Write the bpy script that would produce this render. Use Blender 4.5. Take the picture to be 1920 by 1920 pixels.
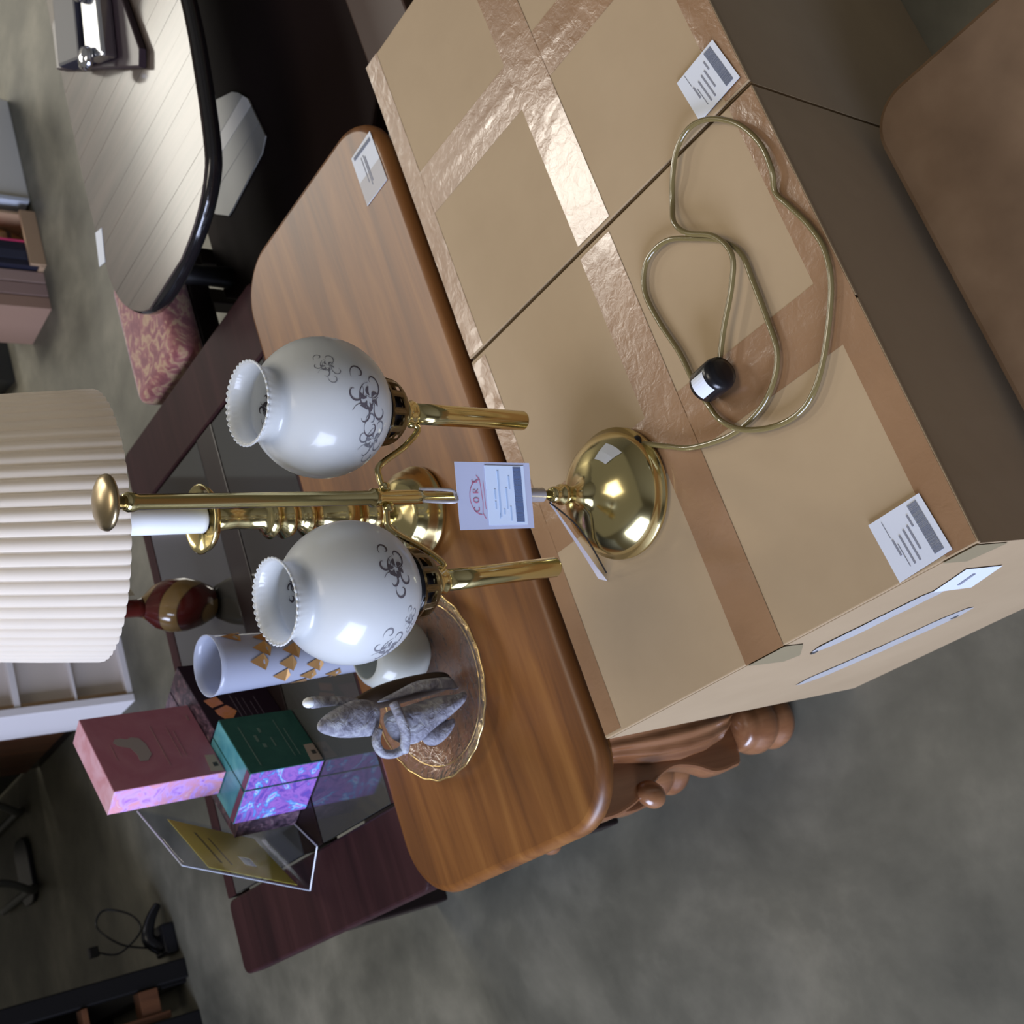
import bpy, bmesh, math, random
from mathutils import Vector, Matrix, noise
from math import pi, sin, cos, radians
for o in list(bpy.data.objects): bpy.data.objects.remove(o)
S = bpy.context.scene
COL = S.collection
# ------------------------------------------------------------------ camera
YAW, PIT, ROL, FPX = 0.4583, 0.7095, 0.0296, 2244.05
fw = Vector((sin(YAW)*cos(PIT), cos(YAW)*cos(PIT), -sin(PIT)))
rt0 = Vector((cos(YAW), -sin(YAW), 0)); dn0 = fw.cross(rt0)
rt = cos(ROL)*rt0 + sin(ROL)*dn0; dn = -sin(ROL)*rt0 + cos(ROL)*dn0
# the photograph lies on its side: image right = down in the room, image up = right in the room
cam = bpy.data.cameras.new('camera'); co = bpy.data.objects.new('camera', cam); COL.objects.link(co)
M = Matrix.Identity(4)
for r in range(3):
    M[r][0] = dn[r]; M[r][1] = rt[r]; M[r][2] = -fw[r]
M.translation = Vector((-0.1812, -0.4481, 1.3621))
co.matrix_world = M
cam.sensor_width = 36; cam.sensor_height = 36; cam.sensor_fit = 'HORIZONTAL'
cam.lens = FPX/1920*36; cam.clip_start = .01; cam.clip_end = 60
cam.dof.use_dof = True; cam.dof.focus_distance = 1.05; cam.dof.aperture_fstop = 13
S.camera = co
# ------------------------------------------------------------------ world and lights
w = bpy.data.worlds.new('world'); S.world = w; w.use_nodes = True
w.node_tree.nodes['Background'].inputs[0].default_value = (1.0, .96, .88, 1)
w.node_tree.nodes['Background'].inputs[1].default_value = .17
def area(name, loc, aim, sx, sy, power, col):
    l = bpy.data.lights.new(name, 'AREA'); l.shape = 'RECTANGLE'; l.size = sx; l.size_y = sy
    l.energy = power; l.color = col
    o = bpy.data.objects.new(name, l); COL.objects.link(o); o.location = loc
    o.rotation_euler = (Vector(aim)-Vector(loc)).to_track_quat('-Z', 'Y').to_euler()
    return o
area('door_daylight', (-4.2, 0.6, 1.7), (0.3, .6, .4), 3.0, 2.2, 390, (.65, .735, 1.0))
s1 = area('skylight', (7.4, 6.5, 4.6), (7.4, 6.5, 0), 3.1, 2.5, 300, (1.0, .96, .86)); s1.rotation_euler = (0, 0, 0)
area('skylight', (3.85, 3.25, 4.6), (3.7, 3.1, 0), .8, .8, 75, (1.0, .94, .84))
area('skylight', (3.25, 4.3, 4.6), (3.1, 4.1, 0), .9, .6, 40, (1.0, .94, .84))
s2 = area('skylight', (.5, .0, 4.7), (.5, .1, .4), 1.6, 2.0, 12, (1.0, .90, .76)); s2.data.spread = radians(80)
S.view_settings.view_transform = 'Standard'; S.view_settings.look = 'None'
S.view_settings.gamma = 1; S.view_settings.use_curve_mapping = False
S.view_settings.exposure = 0.0
random.seed(4)
# ------------------------------------------------------------------ materials
def lin(c):
    return tuple(((v/255)/12.92 if v/255 <= .04045 else ((v/255+.055)/1.055)**2.4) for v in c)
MATS = {}
def mat(name, col, rough=.6, metal=0, spec=.5, trans=0, coat=0, ior=1.45, alpha=1, sheen=0):
    m = bpy.data.materials.new(name); m.use_nodes = True
    b = m.node_tree.nodes['Principled BSDF']
    b.inputs['Base Color'].default_value = (*col, 1); b.inputs['Roughness'].default_value = rough
    b.inputs['Metallic'].default_value = metal; b.inputs['Specular IOR Level'].default_value = spec
    b.inputs['Transmission Weight'].default_value = trans; b.inputs['Coat Weight'].default_value = coat
    b.inputs['IOR'].default_value = ior; b.inputs['Alpha'].default_value = alpha
    b.inputs['Sheen Weight'].default_value = sheen
    return m
def N(m, t, **kw):
    n = m.node_tree.nodes.new(t)
    for k, v in kw.items(): setattr(n, k, v)
    return n
def coords(m, scale=(1, 1, 1), rot=(0, 0, 0)):
    g = N(m, 'ShaderNodeNewGeometry'); mp = N(m, 'ShaderNodeMapping')
    mp.inputs['Scale'].default_value = scale; mp.inputs['Rotation'].default_value = rot
    m.node_tree.links.new(g.outputs['Position'], mp.inputs['Vector'])
    return mp.outputs[0]
def ramp(m, src, stops, interp='LINEAR'):
    r = N(m, 'ShaderNodeValToRGB'); r.color_ramp.interpolation = interp
    e = r.color_ramp.elements
    while len(e) < len(stops): e.new(.5)
    for i, (p, c) in enumerate(stops):
        e[i].position = p; e[i].color = (*c, 1)
    m.node_tree.links.new(src, r.inputs[0]); return r.outputs[0]
def noise_tex(m, vec, scale, detail=4, rough=.5, dist=0):
    n = N(m, 'ShaderNodeTexNoise'); n.inputs['Scale'].default_value = scale
    n.inputs['Detail'].default_value = detail; n.inputs['Roughness'].default_value = rough
    n.inputs['Distortion'].default_value = dist
    m.node_tree.links.new(vec, n.inputs['Vector']); return n.outputs['Fac']
def setc(m, src): m.node_tree.links.new(src, m.node_tree.nodes['Principled BSDF'].inputs['Base Color'])
def bump(m, src, strength=.3, dist=.002):
    b = N(m, 'ShaderNodeBump'); b.inputs['Strength'].default_value = strength; b.inputs['Distance'].default_value = dist
    m.node_tree.links.new(src, b.inputs['Height'])
    m.node_tree.links.new(b.outputs[0], m.node_tree.nodes['Principled BSDF'].inputs['Normal'])
# cardboard
CARD = mat('cardboard', (.4, .28, .17), .66, spec=.4, sheen=.12)
v = coords(CARD)
setc(CARD, ramp(CARD, noise_tex(CARD, v, 5, 5, .6), [(.3, (.345, .247, .140)), (.7, (.395, .288, .168))]))
bump(CARD, noise_tex(CARD, v, 160, 3), .06, .001)
TAPE = mat('brown_tape', (.33, .20, .10), .22, spec=.55, coat=.15)
v = coords(TAPE)
setc(TAPE, ramp(TAPE, noise_tex(TAPE, v, 9, 4), [(.35, (.25, .14, .070)), (.65, (.285, .165, .085))]))
vb = coords(TAPE, (1, 1, 1))
bump(TAPE, noise_tex(TAPE, vb, 85, 3, .6, .5), .24, .0016)
CLEAR = mat('clear_tape', (.55, .55, .56), .3, spec=.8, coat=.3)
bump(CLEAR, noise_tex(CLEAR, coords(CLEAR, (1, 1, 1)), 40, 2, .5, .3), .15, .002)
CLIP = mat('tape_over_side', (.27, .22, .13), .35, spec=.4)
GAP = mat('dark_gap', (.05, .03, .018), .9)
# oak
def wood(name, a, b, c, axis='x', rough=.28, coat=.25, sc=1.0, spec=.5):
    m = mat(name, a, rough, coat=coat, spec=spec); m.node_tree.nodes['Principled BSDF'].inputs['Coat Roughness'].default_value = .25
    s = {'x': (1.6, 22, 22), 'y': (22, 1.6, 22), 'z': (22, 22, 1.6)}[axis]
    v = coords(m, tuple(q*sc for q in s))
    n1 = noise_tex(m, v, 1.0, 6, .62, .6)
    setc(m, ramp(m, n1, [(.28, a), (.5, b), (.72, c)]))
    s2 = {'x': (6, 180, 180), 'y': (180, 6, 180), 'z': (180, 180, 6)}[axis]
    bump(m, noise_tex(m, coords(m, s2), 1.0, 3), .08, .0006)
    return m
OAK = wood('honey_oak', (.085, .029, .007), (.175, .066, .014), (.265, .115, .028), rough=.42, coat=.12)
OAKZ = wood('honey_oak_leg', (.14, .052, .020), (.22, .092, .038), (.30, .14, .060), 'z', .22, .5)
MAHO = wood('mahogany', (.018, .008, .009), (.030, .012, .013), (.042, .017, .018), 'x', .55, 0, spec=.12)
SHELFD = mat('shelf_shade_dark', (.012, .006, .006), .75, spec=.15)  # near-black, with the shade beneath the tables put into the colour
MAHOD = mat('mahogany_dark', (.012, .006, .006), .35)
DARKW = wood('dark_round_wood', (.035, .022, .016), (.060, .040, .030), (.085, .058, .044), 'y', .62, .6)
DARKW.node_tree.nodes['Principled BSDF'].inputs['Coat Roughness'].default_value = .13
BLKW = mat('black_wood', (.006, .0055, .006), .45, spec=.3)
BRNW = wood('brown_cabinet_wood', (.06, .022, .010), (.10, .038, .016), (.14, .055, .022), 'z', .4, .2)
BENCH = mat('brown_laminate', (.16, .083, .04), .5, spec=.35)
setc(BENCH, ramp(BENCH, noise_tex(BENCH, coords(BENCH), 9, 5, .55), [(.35, (.115, .068, .036)), (.5, (.145, .088, .048)), (.7, (.185, .118, .068))]))
REDW = mat('red_brown_wood', (.045, .018, .011), .5)
# floor
FLOOR = mat('concrete', (.13, .13, .12), .55, spec=.4)
v = coords(FLOOR)
n1 = noise_tex(FLOOR, v, 3.2, 7, .62, .2)
setc(FLOOR, ramp(FLOOR, n1, [(.30, (.072, .069, .053)), (.5, (.124, .118, .090)), (.70, (.205, .192, .148))]))
bump(FLOOR, noise_tex(FLOOR, v, 40, 4), .08, .002)
# metals
BRASS = mat('polished_brass', (.68, .58, .29), .15, metal=1)
BRASSD = mat('aged_brass', (.40, .31, .18), .3, metal=1)
CHROME = mat('chrome', (.7, .72, .78), .12, metal=1)
BLACKP = mat('black_plastic', (.008, .008, .01), .25)
CORD = mat('gold_clear_cord', (.155, .120, .045), .16, spec=.7, coat=.6)
PAPER = mat('white_paper', (.62, .66, .74), .6)
PAPERB = mat('tag_card', (.50, .54, .70), .6)
TPAP = mat('label_backing', (.46, .45, .46), .6)
INK = mat('grey_ink', (.22, .23, .28), .7)
INKB = mat('barcode_ink', (.16, .18, .24), .7)
INKR = mat('red_ink', (.50, .18, .28), .7)
INKT = mat('barcode_blue_ink', (.11, .17, .33), .7)
# glass shades
FROST = mat('frosted_glass', (.80, .82, .80), .32, spec=.6, coat=.6)
FROST.node_tree.nodes['Principled BSDF'].inputs['Coat Roughness'].default_value = .09
nt = FROST.node_tree; pb = nt.nodes['Principled BSDF']
tr = nt.nodes.new('ShaderNodeBsdfTranslucent'); tr.inputs[0].default_value = (.80, .83, .88, 1)
mx = nt.nodes.new('ShaderNodeMixShader'); mx.inputs[0].default_value = .42
nt.links.new(pb.outputs[0], mx.inputs[1]); nt.links.new(tr.outputs[0], mx.inputs[2])
nt.links.new(mx.outputs[0], nt.nodes['Material Output'].inputs[0])
def translucent(name, col, rough, f, tcol=None, coat=0):
    m = mat(name, col, rough, coat=coat); nt = m.node_tree; pb = nt.nodes['Principled BSDF']
    t = nt.nodes.new('ShaderNodeBsdfTranslucent'); t.inputs[0].default_value = (*(tcol or col), 1)
    x = nt.nodes.new('ShaderNodeMixShader'); x.inputs[0].default_value = f
    nt.links.new(pb.outputs[0], x.inputs[1]); nt.links.new(t.outputs[0], x.inputs[2])
    nt.links.new(x.outputs[0], nt.nodes['Material Output'].inputs[0]); return m
SHADE = translucent('pleated_fabric', (.86, .78, .66), .8, .35)
PRINT = mat('floral_print', (.22, .19, .21), .6)
PRINTF = mat('faint_floral_print', (.33, .33, .36), .5)
CANDLE = mat('white_sleeve', (.80, .84, .86), .35)
GLASS = mat('clear_glass', (.93, .90, .86), .04, trans=1, ior=1.45)
PLATE = mat('pressed_glass', (.93, .86, .80), .06, trans=.97, ior=1.35)
bump(PLATE, noise_tex(PLATE, coords(PLATE), 55, 3, .5, 1.0), .9, .004)
GILT = mat('gilt_rim', (.75, .55, .24), .22, metal=.85)
ACRYL = mat('acrylic', (.9, .92, .98), .03)
nt = ACRYL.node_tree; _t = nt.nodes.new('ShaderNodeBsdfTransparent'); _t.inputs[0].default_value = (.93, .94, .97, 1)
_g = nt.nodes.new('ShaderNodeBsdfGlossy'); _g.inputs['Roughness'].default_value = .05; _m = nt.nodes.new('ShaderNodeMixShader'); _m.inputs[0].default_value = .015
nt.links.new(_t.outputs[0], _m.inputs[1]); nt.links.new(_g.outputs[0], _m.inputs[2]); nt.links.new(_m.outputs[0], nt.nodes['Material Output'].inputs[0])
TGLASS = mat('smoked_tabletop_glass', (.05, .05, .048), .06, spec=.7, coat=.5)
FROSTB = translucent('frosted_bowl', (.62, .64, .60), .25, .4, coat=.5)
VASE = translucent('frosted_vase', (.50, .54, .66), .25, .4, coat=.3)
GOLDF = mat('gold_foil', (.45, .26, .10), .3, metal=.5)
STONE = mat('grey_carved_wood', (.26, .27, .34), .75)
v = coords(STONE, (1, 1, 1)); 
setc(STONE, ramp(STONE, noise_tex(STONE, v, 70, 4, .6, .8), [(.3, (.13, .13, .17)), (.5, (.27, .28, .34)), (.7, (.44, .47, .50))]))
bump(STONE, noise_tex(STONE, v, 90, 3, .5, 1.5), .8, .003)
STONED = mat('robe_shade_band_brown', (.05, .033, .022), .7)
YEL = mat('yellow_sheet', (.80, .68, .08), .6)
# gift box surfaces
def mosaic(name, stops, scale=30):
    m = mat(name, stops[0][1], .3, coat=.3)
    setc(m, ramp(m, noise_tex(m, coords(m), scale, 3, .55, 2.2), stops)); return m
PINKSIDE = mosaic('pink_marbled_paper', [(.3, (.42, .16, .60)), (.42, (.66, .40, .86)), (.52, (.70, .34, .55)), (.62, (.76, .34, .38)), (.75, (.78, .66, .92))], 27)
PINKTOP = mosaic('pale_pink_paper', [(.35, (.62, .30, .36)), (.6, (.72, .44, .54))], 14)
PINKF = mosaic('rose_paper', [(.3, (.40, .145, .21)), (.7, (.46, .20, .26))], 12)
BLUSIDE = mosaic('blue_violet_marbled_paper', [(.28, (.10, .08, .42)), (.40, (.15, .07, .38)), (.47, (.34, .15, .52)), (.535, (.20, .10, .44)), (.60, (.08, .34, .72)), (.64, (.45, .62, .86)), (.68, (.36, .20, .60)), (.8, (.16, .14, .55))], 22)
TEAL = mosaic('teal_paper', [(.3, (.05, .24, .30)), (.7, (.12, .36, .40))], 14)
GREENF = mosaic('green_paper', [(.3, (.010, .085, .070)), (.7, (.028, .125, .10))], 12)
MAROON = mat('maroon_edge', (.14, .045, .08), .4)
DARKF = mat('black_violet_paper', (.022, .010, .022), .3)
DARKTOP = mosaic('dark_marbled_paper', [(.3, (.02, .012, .02)), (.48, (.06, .04, .06)), (.6, (.14, .08, .11)), (.75, (.25, .24, .22))], 40)
GREYP = mat('grey_print', (.34, .30, .30), .5)
LBL = mat('beige_label', (.42, .34, .28), .6)
DOT = mat('dark_dot', (.05, .05, .05), .6)
ORNG = mosaic('orange_print', [(.35, (.75, .28, .08)), (.6, (.80, .32, .22))], 30)
FINT = mat('faint_print', (.14, .22, .19), .5)
FINP = mat('faint_pink_print', (.36, .20, .22), .5)
CREAM = mat('cream_paint', (.62, .55, .50), .5)
CREAML = mat('cream_edge', (.70, .66, .66), .5)
TANW = mat('tan_wood', (.42, .28, .17), .5)
WPL = mat('white_plastic', (.74, .72, .66), .45)
FLORAL = mat('floral_fabric', (.3, .1, .1), .85, sheen=.3)
setc(FLORAL, ramp(FLORAL, noise_tex(FLORAL, coords(FLORAL), 34, 3, .5, 1.8), [(.38, (.20, .055, .06)), (.52, (.30, .11, .10)), (.60, (.42, .28, .16)), (.72, (.30, .13, .10))]))
REDG = mat('dark_red_glaze', (.10, .014, .010), .12, coat=.6)
AMBG = mat('amber_glaze', (.26, .155, .055), .15, coat=.6)
SWIRL = mat('swirl_glaze', (.1, .014, .01), .15, coat=.6)
_tc = N(SWIRL, 'ShaderNodeTexCoord'); _w = N(SWIRL, 'ShaderNodeTexWave'); _w.wave_type = 'BANDS'; _w.bands_direction = 'DIAGONAL'
_w.inputs['Scale'].default_value = 7; _w.inputs['Distortion'].default_value = 1.5; _w.inputs['Detail'].default_value = 1
SWIRL.node_tree.links.new(_tc.outputs['Object'], _w.inputs['Vector'])
setc(SWIRL, ramp(SWIRL, _w.outputs['Fac'], [(.38, (.085, .012, .009)), (.47, (.05, .02, .01)), (.56, (.24, .15, .055))]))
DARKG = mat('dark_glaze', (.012, .010, .012), .2)
PURP = mat('purple_cloth', (.035, .026, .055), .85)
PINKB = mat('pink_stripe', (.75, .06, .18), .5)
NAVY = mat('navy_cover', (.016, .016, .030), .5)
PPNK = mat('dusty_pink_cover', (.38, .26, .22), .6)
GREYL = mat('ceiling_reflection_grey', (.33, .325, .30), .4)
GREYS = mat('skylight_reflection_pale', (.75, .72, .66), .4)
# ------------------------------------------------------------------ builders
def wloc(p):
    v = Vector((0, 0, 0))
    while p is not None: v = v + p.location; p = p.parent
    return v
def obj(name, bm, m, parent=None, base=None, smooth=False):
    off = wloc(parent) if parent else Vector(base if base else (0, 0, 0))
    bmesh.ops.translate(bm, verts=bm.verts, vec=-off)
    me = bpy.data.meshes.new(name); bm.to_mesh(me); bm.free()
    if smooth:
        for p in me.polygons: p.use_smooth = True
    for mm in (m if isinstance(m, (list, tuple)) else [m]): me.materials.append(mm)
    o = bpy.data.objects.new(name, me); COL.objects.link(o)
    if parent: o.parent = parent
    elif base: o.location = base
    return o
def tag(o, label, cat, group=None, kind=None):
    o['label'] = label; o['category'] = cat
    if group: o['group'] = group
    if kind: o['kind'] = kind
    return o
def thing(name, label, cat, loc, group=None):
    o = bpy.data.objects.new(name, None); COL.objects.link(o); o.location = loc
    o.empty_display_size = .05
    return tag(o, label, cat, group)
def B(): return bmesh.new()
def hexa(bm, c8, bevel=0, seg=2):
    vs = [bm.verts.new(c) for c in c8]
    fs = [bm.faces.new([vs[i] for i in q]) for q in ((3, 2, 1, 0), (4, 5, 6, 7), (0, 1, 5, 4), (1, 2, 6, 5), (2, 3, 7, 6), (3, 0, 4, 7))]
    bmesh.ops.recalc_face_normals(bm, faces=fs)
    if bevel:
        es = {e for f in fs for e in f.edges}
        bmesh.ops.bevel(bm, geom=list(es), offset=bevel, segments=seg, affect='EDGES', profile=.6)
def box(bm, a, b, bevel=0, seg=2):
    x0, y0, z0 = a; x1, y1, z1 = b
    hexa(bm, [(x0, y0, z0), (x1, y0, z0), (x1, y1, z0), (x0, y1, z0), (x0, y0, z1), (x1, y0, z1), (x1, y1, z1), (x0, y1, z1)], bevel, seg); return bm
def obox(bm, o, e1, e2, e3, bevel=0):
    o, e1, e2, e3 = map(Vector, (o, e1, e2, e3))
    hexa(bm, [o, o+e1, o+e1+e2, o+e2, o+e3, o+e1+e3, o+e1+e2+e3, o+e2+e3], bevel); return bm
def prism(bm, pts, ex, bevel=0):
    """closed polygon (3D points, one plane) pushed along ex"""
    ex = Vector(ex)
    a = [bm.verts.new(Vector(p)) for p in pts]; b = [bm.verts.new(Vector(p)+ex) for p in pts]
    n = len(pts)
    fs = [bm.faces.new(a[::-1]), bm.faces.new(b)]
    for i in range(n): fs.append(bm.faces.new([a[i], a[(i+1) % n], b[(i+1) % n], b[i]]))
    bmesh.ops.recalc_face_normals(bm, faces=fs)
    if bevel:
        es = set(fs[0].edges) | set(fs[1].edges)
        bmesh.ops.bevel(bm, geom=list(es), offset=bevel, segments=3, affect='EDGES', profile=.6)
    return bm
def frame(axis):
    a = Vector(axis).normalized()
    t = Vector((1, 0, 0)) if abs(a.x) < .9 else Vector((0, 1, 0))
    u = t - a*t.dot(a); u.normalize(); return u, a.cross(u), a
def lathe(bm, prof, c, seg=40, axis=(0, 0, 1), cap=True, rf=None):
    """prof: (radius, height along axis)"""
    u, v, a = frame(axis); c = Vector(c); rings = []
    for r, h in prof:
        ring = []
        for k in range(seg):
            t = 2*pi*k/seg; rr = r*(rf(t, h) if rf else 1)
            ring.append(bm.verts.new(c + a*h + u*(rr*cos(t)) + v*(rr*sin(t))))
        rings.append(ring)
    for i in range(len(rings)-1):
        for k in range(seg):
            bm.faces.new([rings[i][k], rings[i][(k+1) % seg], rings[i+1][(k+1) % seg], rings[i+1][k]])
    if cap:
        if prof[0][0] > 1e-5: bm.faces.new(rings[0][::-1])
        if prof[-1][0] > 1e-5: bm.faces.new(rings[-1])
    bmesh.ops.remove_doubles(bm, verts=bm.verts, dist=1e-6)
    bmesh.ops.recalc_face_normals(bm, faces=bm.faces); return bm
def catmull(pts, n=6, closed=False):
    P = [Vector(p) for p in pts]; out = []
    m = len(P)
    rng = range(m if closed else m-1)
    for i in rng:
        if closed: p0, p1, p2, p3 = P[i-1], P[i], P[(i+1) % m], P[(i+2) % m]
        else: p0, p1, p2, p3 = P[max(i-1, 0)], P[i], P[i+1], P[min(i+2, m-1)]
        for k in range(n):
            t = k/n
            out.append(.5*((2*p1)+(-p0+p2)*t+(2*p0-5*p1+4*p2-p3)*t*t+(-p0+3*p1-3*p2+p3)*t**3))
    if not closed: out.append(P[-1].copy())
    return out
def tube(bm, pts, r, seg=10, cap=True):
    prev = None; rings = []
    P = [Vector(p) for p in pts]
    for i, p in enumerate(P):
        d = (P[min(i+1, len(P)-1)]-P[max(i-1, 0)]).normalized()
        if prev is None: u, v, _ = frame(d)
        else:
            u = prev - d*prev.dot(d); u.normalize(); v = d.cross(u)
        prev = u; rr = r(i/(len(P)-1)) if callable(r) else r
        rings.append([bm.verts.new(p+u*(rr*cos(2*pi*k/seg))+v*(rr*sin(2*pi*k/seg))) for k in range(seg)])
    for i in range(len(rings)-1):
        for k in range(seg):
            bm.faces.new([rings[i][k], rings[i][(k+1) % seg], rings[i+1][(k+1) % seg], rings[i+1][k]])
    if cap: bm.faces.new(rings[0][::-1]); bm.faces.new(rings[-1])
    return bm
def blob(bm, c, s, seg=20, ring=12, rotm=None):
    c = Vector(c); prof = []
    mat_ = Matrix.Translation(c) @ (rotm.to_4x4() if rotm else Matrix.Identity(4)) @ Matrix.Diagonal((*s, 1))
    bmesh.ops.create_uvsphere(bm, u_segments=seg, v_segments=ring, radius=1, matrix=mat_); return bm
def rrect(x0, y0, x1, y1, r, n=8):
    P = []
    for cx, cy, a in ((x1-r, y1-r, 0), (x0+r, y1-r, 90), (x0+r, y0+r, 180), (x1-r, y0+r, 270)):
        for k in range(n+1):
            t = radians(a+90*k/n); P.append((cx+r*cos(t), cy+r*sin(t)))
    return P
def slab(bm, poly, z0, z1, lip=.008):
    """moulded-edge slab: rounded top edge"""
    n = len(poly); cx = sum(p[0] for p in poly)/n; cy = sum(p[1] for p in poly)/n
    # offset inwards along averaged normals
    def off(d):
        out = []
        for i in range(n):
            a = Vector(poly[i-1]); b = Vector(poly[i]); c = Vector(poly[(i+1) % n])
            t = (c-a).normalized(); nn = Vector((t.y, -t.x)); out.append((b.x-nn.x*d, b.y-nn.y*d))
        return out
    layers = [(lip*.9, z0), (0, z0+lip*.7), (0, z1-lip), (lip*.3, z1-lip*.3), (lip, z1)]
    rings = []
    for d, z in layers:
        rings.append([bm.verts.new((x, y, z)) for x, y in off(d)])
    for i in range(len(rings)-1):
        for k in range(n):
            bm.faces.new([rings[i][k], rings[i][(k+1) % n], rings[i+1][(k+1) % n], rings[i+1][k]])
    bm.faces.new(rings[0][::-1]); bm.faces.new(rings[-1])
    bmesh.ops.recalc_face_normals(bm, faces=bm.faces); return bm
def quadpatch(bm, c4, thick, nrm):
    return prism(bm, c4, Vector(nrm)*thick)
def strips(bm, o, ex, ey, rects, nrm, t=.0003):
    """rects in unit square coords of the patch o,ex,ey"""
    o, ex, ey = Vector(o), Vector(ex), Vector(ey)
    for x0, y0, x1, y1 in rects:
        prism(bm, [o+ex*x0+ey*y0, o+ex*x1+ey*y0, o+ex*x1+ey*y1, o+ex*x0+ey*y1], Vector(nrm)*t)
    return bm
# ------------------------------------------------------------------ floor
fb = B(); box(fb, (-5, -4, -.1), (9, 11, 0)); fl = obj('floor', fb, FLOOR, base=(0, 0, 0)); fl['kind'] = 'structure'
WALL = mat('warehouse_wall', (.32, .30, .26), .8)
for nm, a_, b_ in (('wall_left', (-5.1, -4, 0), (-5, 11, 4.9)), ('wall_right', (9, -4, 0), (9.1, 11, 4.9)), ('wall_back', (-5, 11, 0), (9, 11.1, 4.9)), ('wall_front', (-5, -4.1, 0), (9, -4, 4.9))):
    fb = B(); box(fb, a_, b_); o_ = obj(nm, fb, WALL, base=a_); o_['kind'] = 'structure'
# ------------------------------------------------------------------ cardboard boxes
H = .46
def carton(name, x0, x1, y1, label, left_side):
    t = thing(name, label, 'box', ((x0+x1)/2, y1/2, 0), 'big cardboard boxes side by side in front of the oak table')
    b = B(); y0 = 0
    # body, sides slightly bowed outward
    vs = {}
    n = 8
    def pt(i, j, k):
        x = x0+(x1-x0)*i/n; y = y0+(y1-y0)*j/n; z = (H-.004)*k/n
        bw = .004*sin(pi*k/n)
        if i == 0: x -= bw*sin(pi*j/n)*(1 if left_side else .2)
        if i == n: x += bw*sin(pi*j/n)*.2
        if j == 0: y -= bw*sin(pi*i/n)
        return (x, y, z)
    def V(i, j, k):
        if (i, j, k) not in vs: vs[i, j, k] = b.verts.new(pt(i, j, k))
        return vs[i, j, k]
    for a in range(n):
        for c in range(n):
            b.faces.new([V(a, 0, c), V(a+1, 0, c), V(a+1, 0, c+1), V(a, 0, c+1)])
            b.faces.new([V(a+1, n, c), V(a, n, c), V(a, n, c+1), V(a+1, n, c+1)])
            b.faces.new([V(0, a+1, c), V(0, a, c), V(0, a, c+1), V(0, a+1, c+1)])
            b.faces.new([V(n, a, c), V(n, a+1, c), V(n, a+1, c+1), V(n, a, c+1)])
            b.faces.new([V(a, c+1, 0), V(a+1, c+1, 0), V(a+1, c, 0), V(a, c, 0)])
            b.faces.new([V(a, c, n), V(a+1, c, n), V(a+1, c+1, n), V(a, c+1, n)])
    obj('body', b, CARD, t)
    xm = (x0+x1)/2
    for a, c in ((x0+.0005, xm-.0012), (xm+.0012, x1-.0005)):
        b = B(); box(b, (a, y0-.001, H-.004), (c, y1+.001, H), .0012, 2); obj('top_flap', b, CARD, t)
    b = B(); box(b, (xm-.001, y0, H-.0039), (xm+.001, y1, H-.002)); obj('seam', b, GAP, t)
    return t
def tape_top(t, x0, y0, x1, y1, name='tape', m=None, amp=.00018, z=H, ridge=None):
    """crinkled strip lying on the top flaps"""
    b = B(); nx = max(2, int((x1-x0)/.006)); ny = max(2, int((y1-y0)/.006)); g = []
    for i in range(nx+1):
        row = []
        for j in range(ny+1):
            x = x0+(x1-x0)*i/nx; y = y0+(y1-y0)*j/ny
            zz = z+.0002+amp*noise.noise(Vector((x*70, y*70, 3)))
            if ridge is not None: zz += .0008*math.exp(-((x-ridge-.002*sin(y*30))/.003)**2)*(.6+.4*noise.noise(Vector((y*40, 1, 1))))
            row.append(b.verts.new((x, y, zz)))
        g.append(row)
    for i in range(nx):
        for j in range(ny): b.faces.new([g[i][j], g[i+1][j], g[i+1][j+1], g[i][j+1]])
    return obj(name, b, m or TAPE, t, smooth=True)
W = .4776; D = .4734; W2 = .4595
c1 = carton('cardboard_box', 0, W-.002, D, 'large taped cardboard box carrying the brass double lamp and its cord', True)
c2 = carton('cardboard_box', W+.002, W+W2, D, 'large taped cardboard box right of the lamp\'s box, crossed by brown tape', False)
def side_tape(t, x, y, z, m, th=-.0006, name='side_tape'):
    pass
# tapes of box one
tape_top(c1, .208, .0, .272, D, ridge=.24)
tape_top(c1, .0, .213, .47, .262, z=H+.0005)
tape_top(c1, .002, .0, .474, .030, z=H+.0002, amp=.0004, name='edge_tape')
tape_top(c1, .004, D-.026, .470, D, z=H+.0002, amp=.0004, name='edge_tape')
# tapes of box two
xm = W+W2/2
tape_top(c2, xm-.032, .0, xm+.032, D, ridge=xm)
tape_top(c2, W+.006, .205, W+W2, .258, z=H+.0005)
tape_top(c2, W+.004, .0, W+W2, .030, z=H+.0002, amp=.0004, name='edge_tape')
tape_top(c2, W+.004, D-.028, W+W2, D, z=H+.0002, amp=.0004, name='edge_tape')
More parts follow.
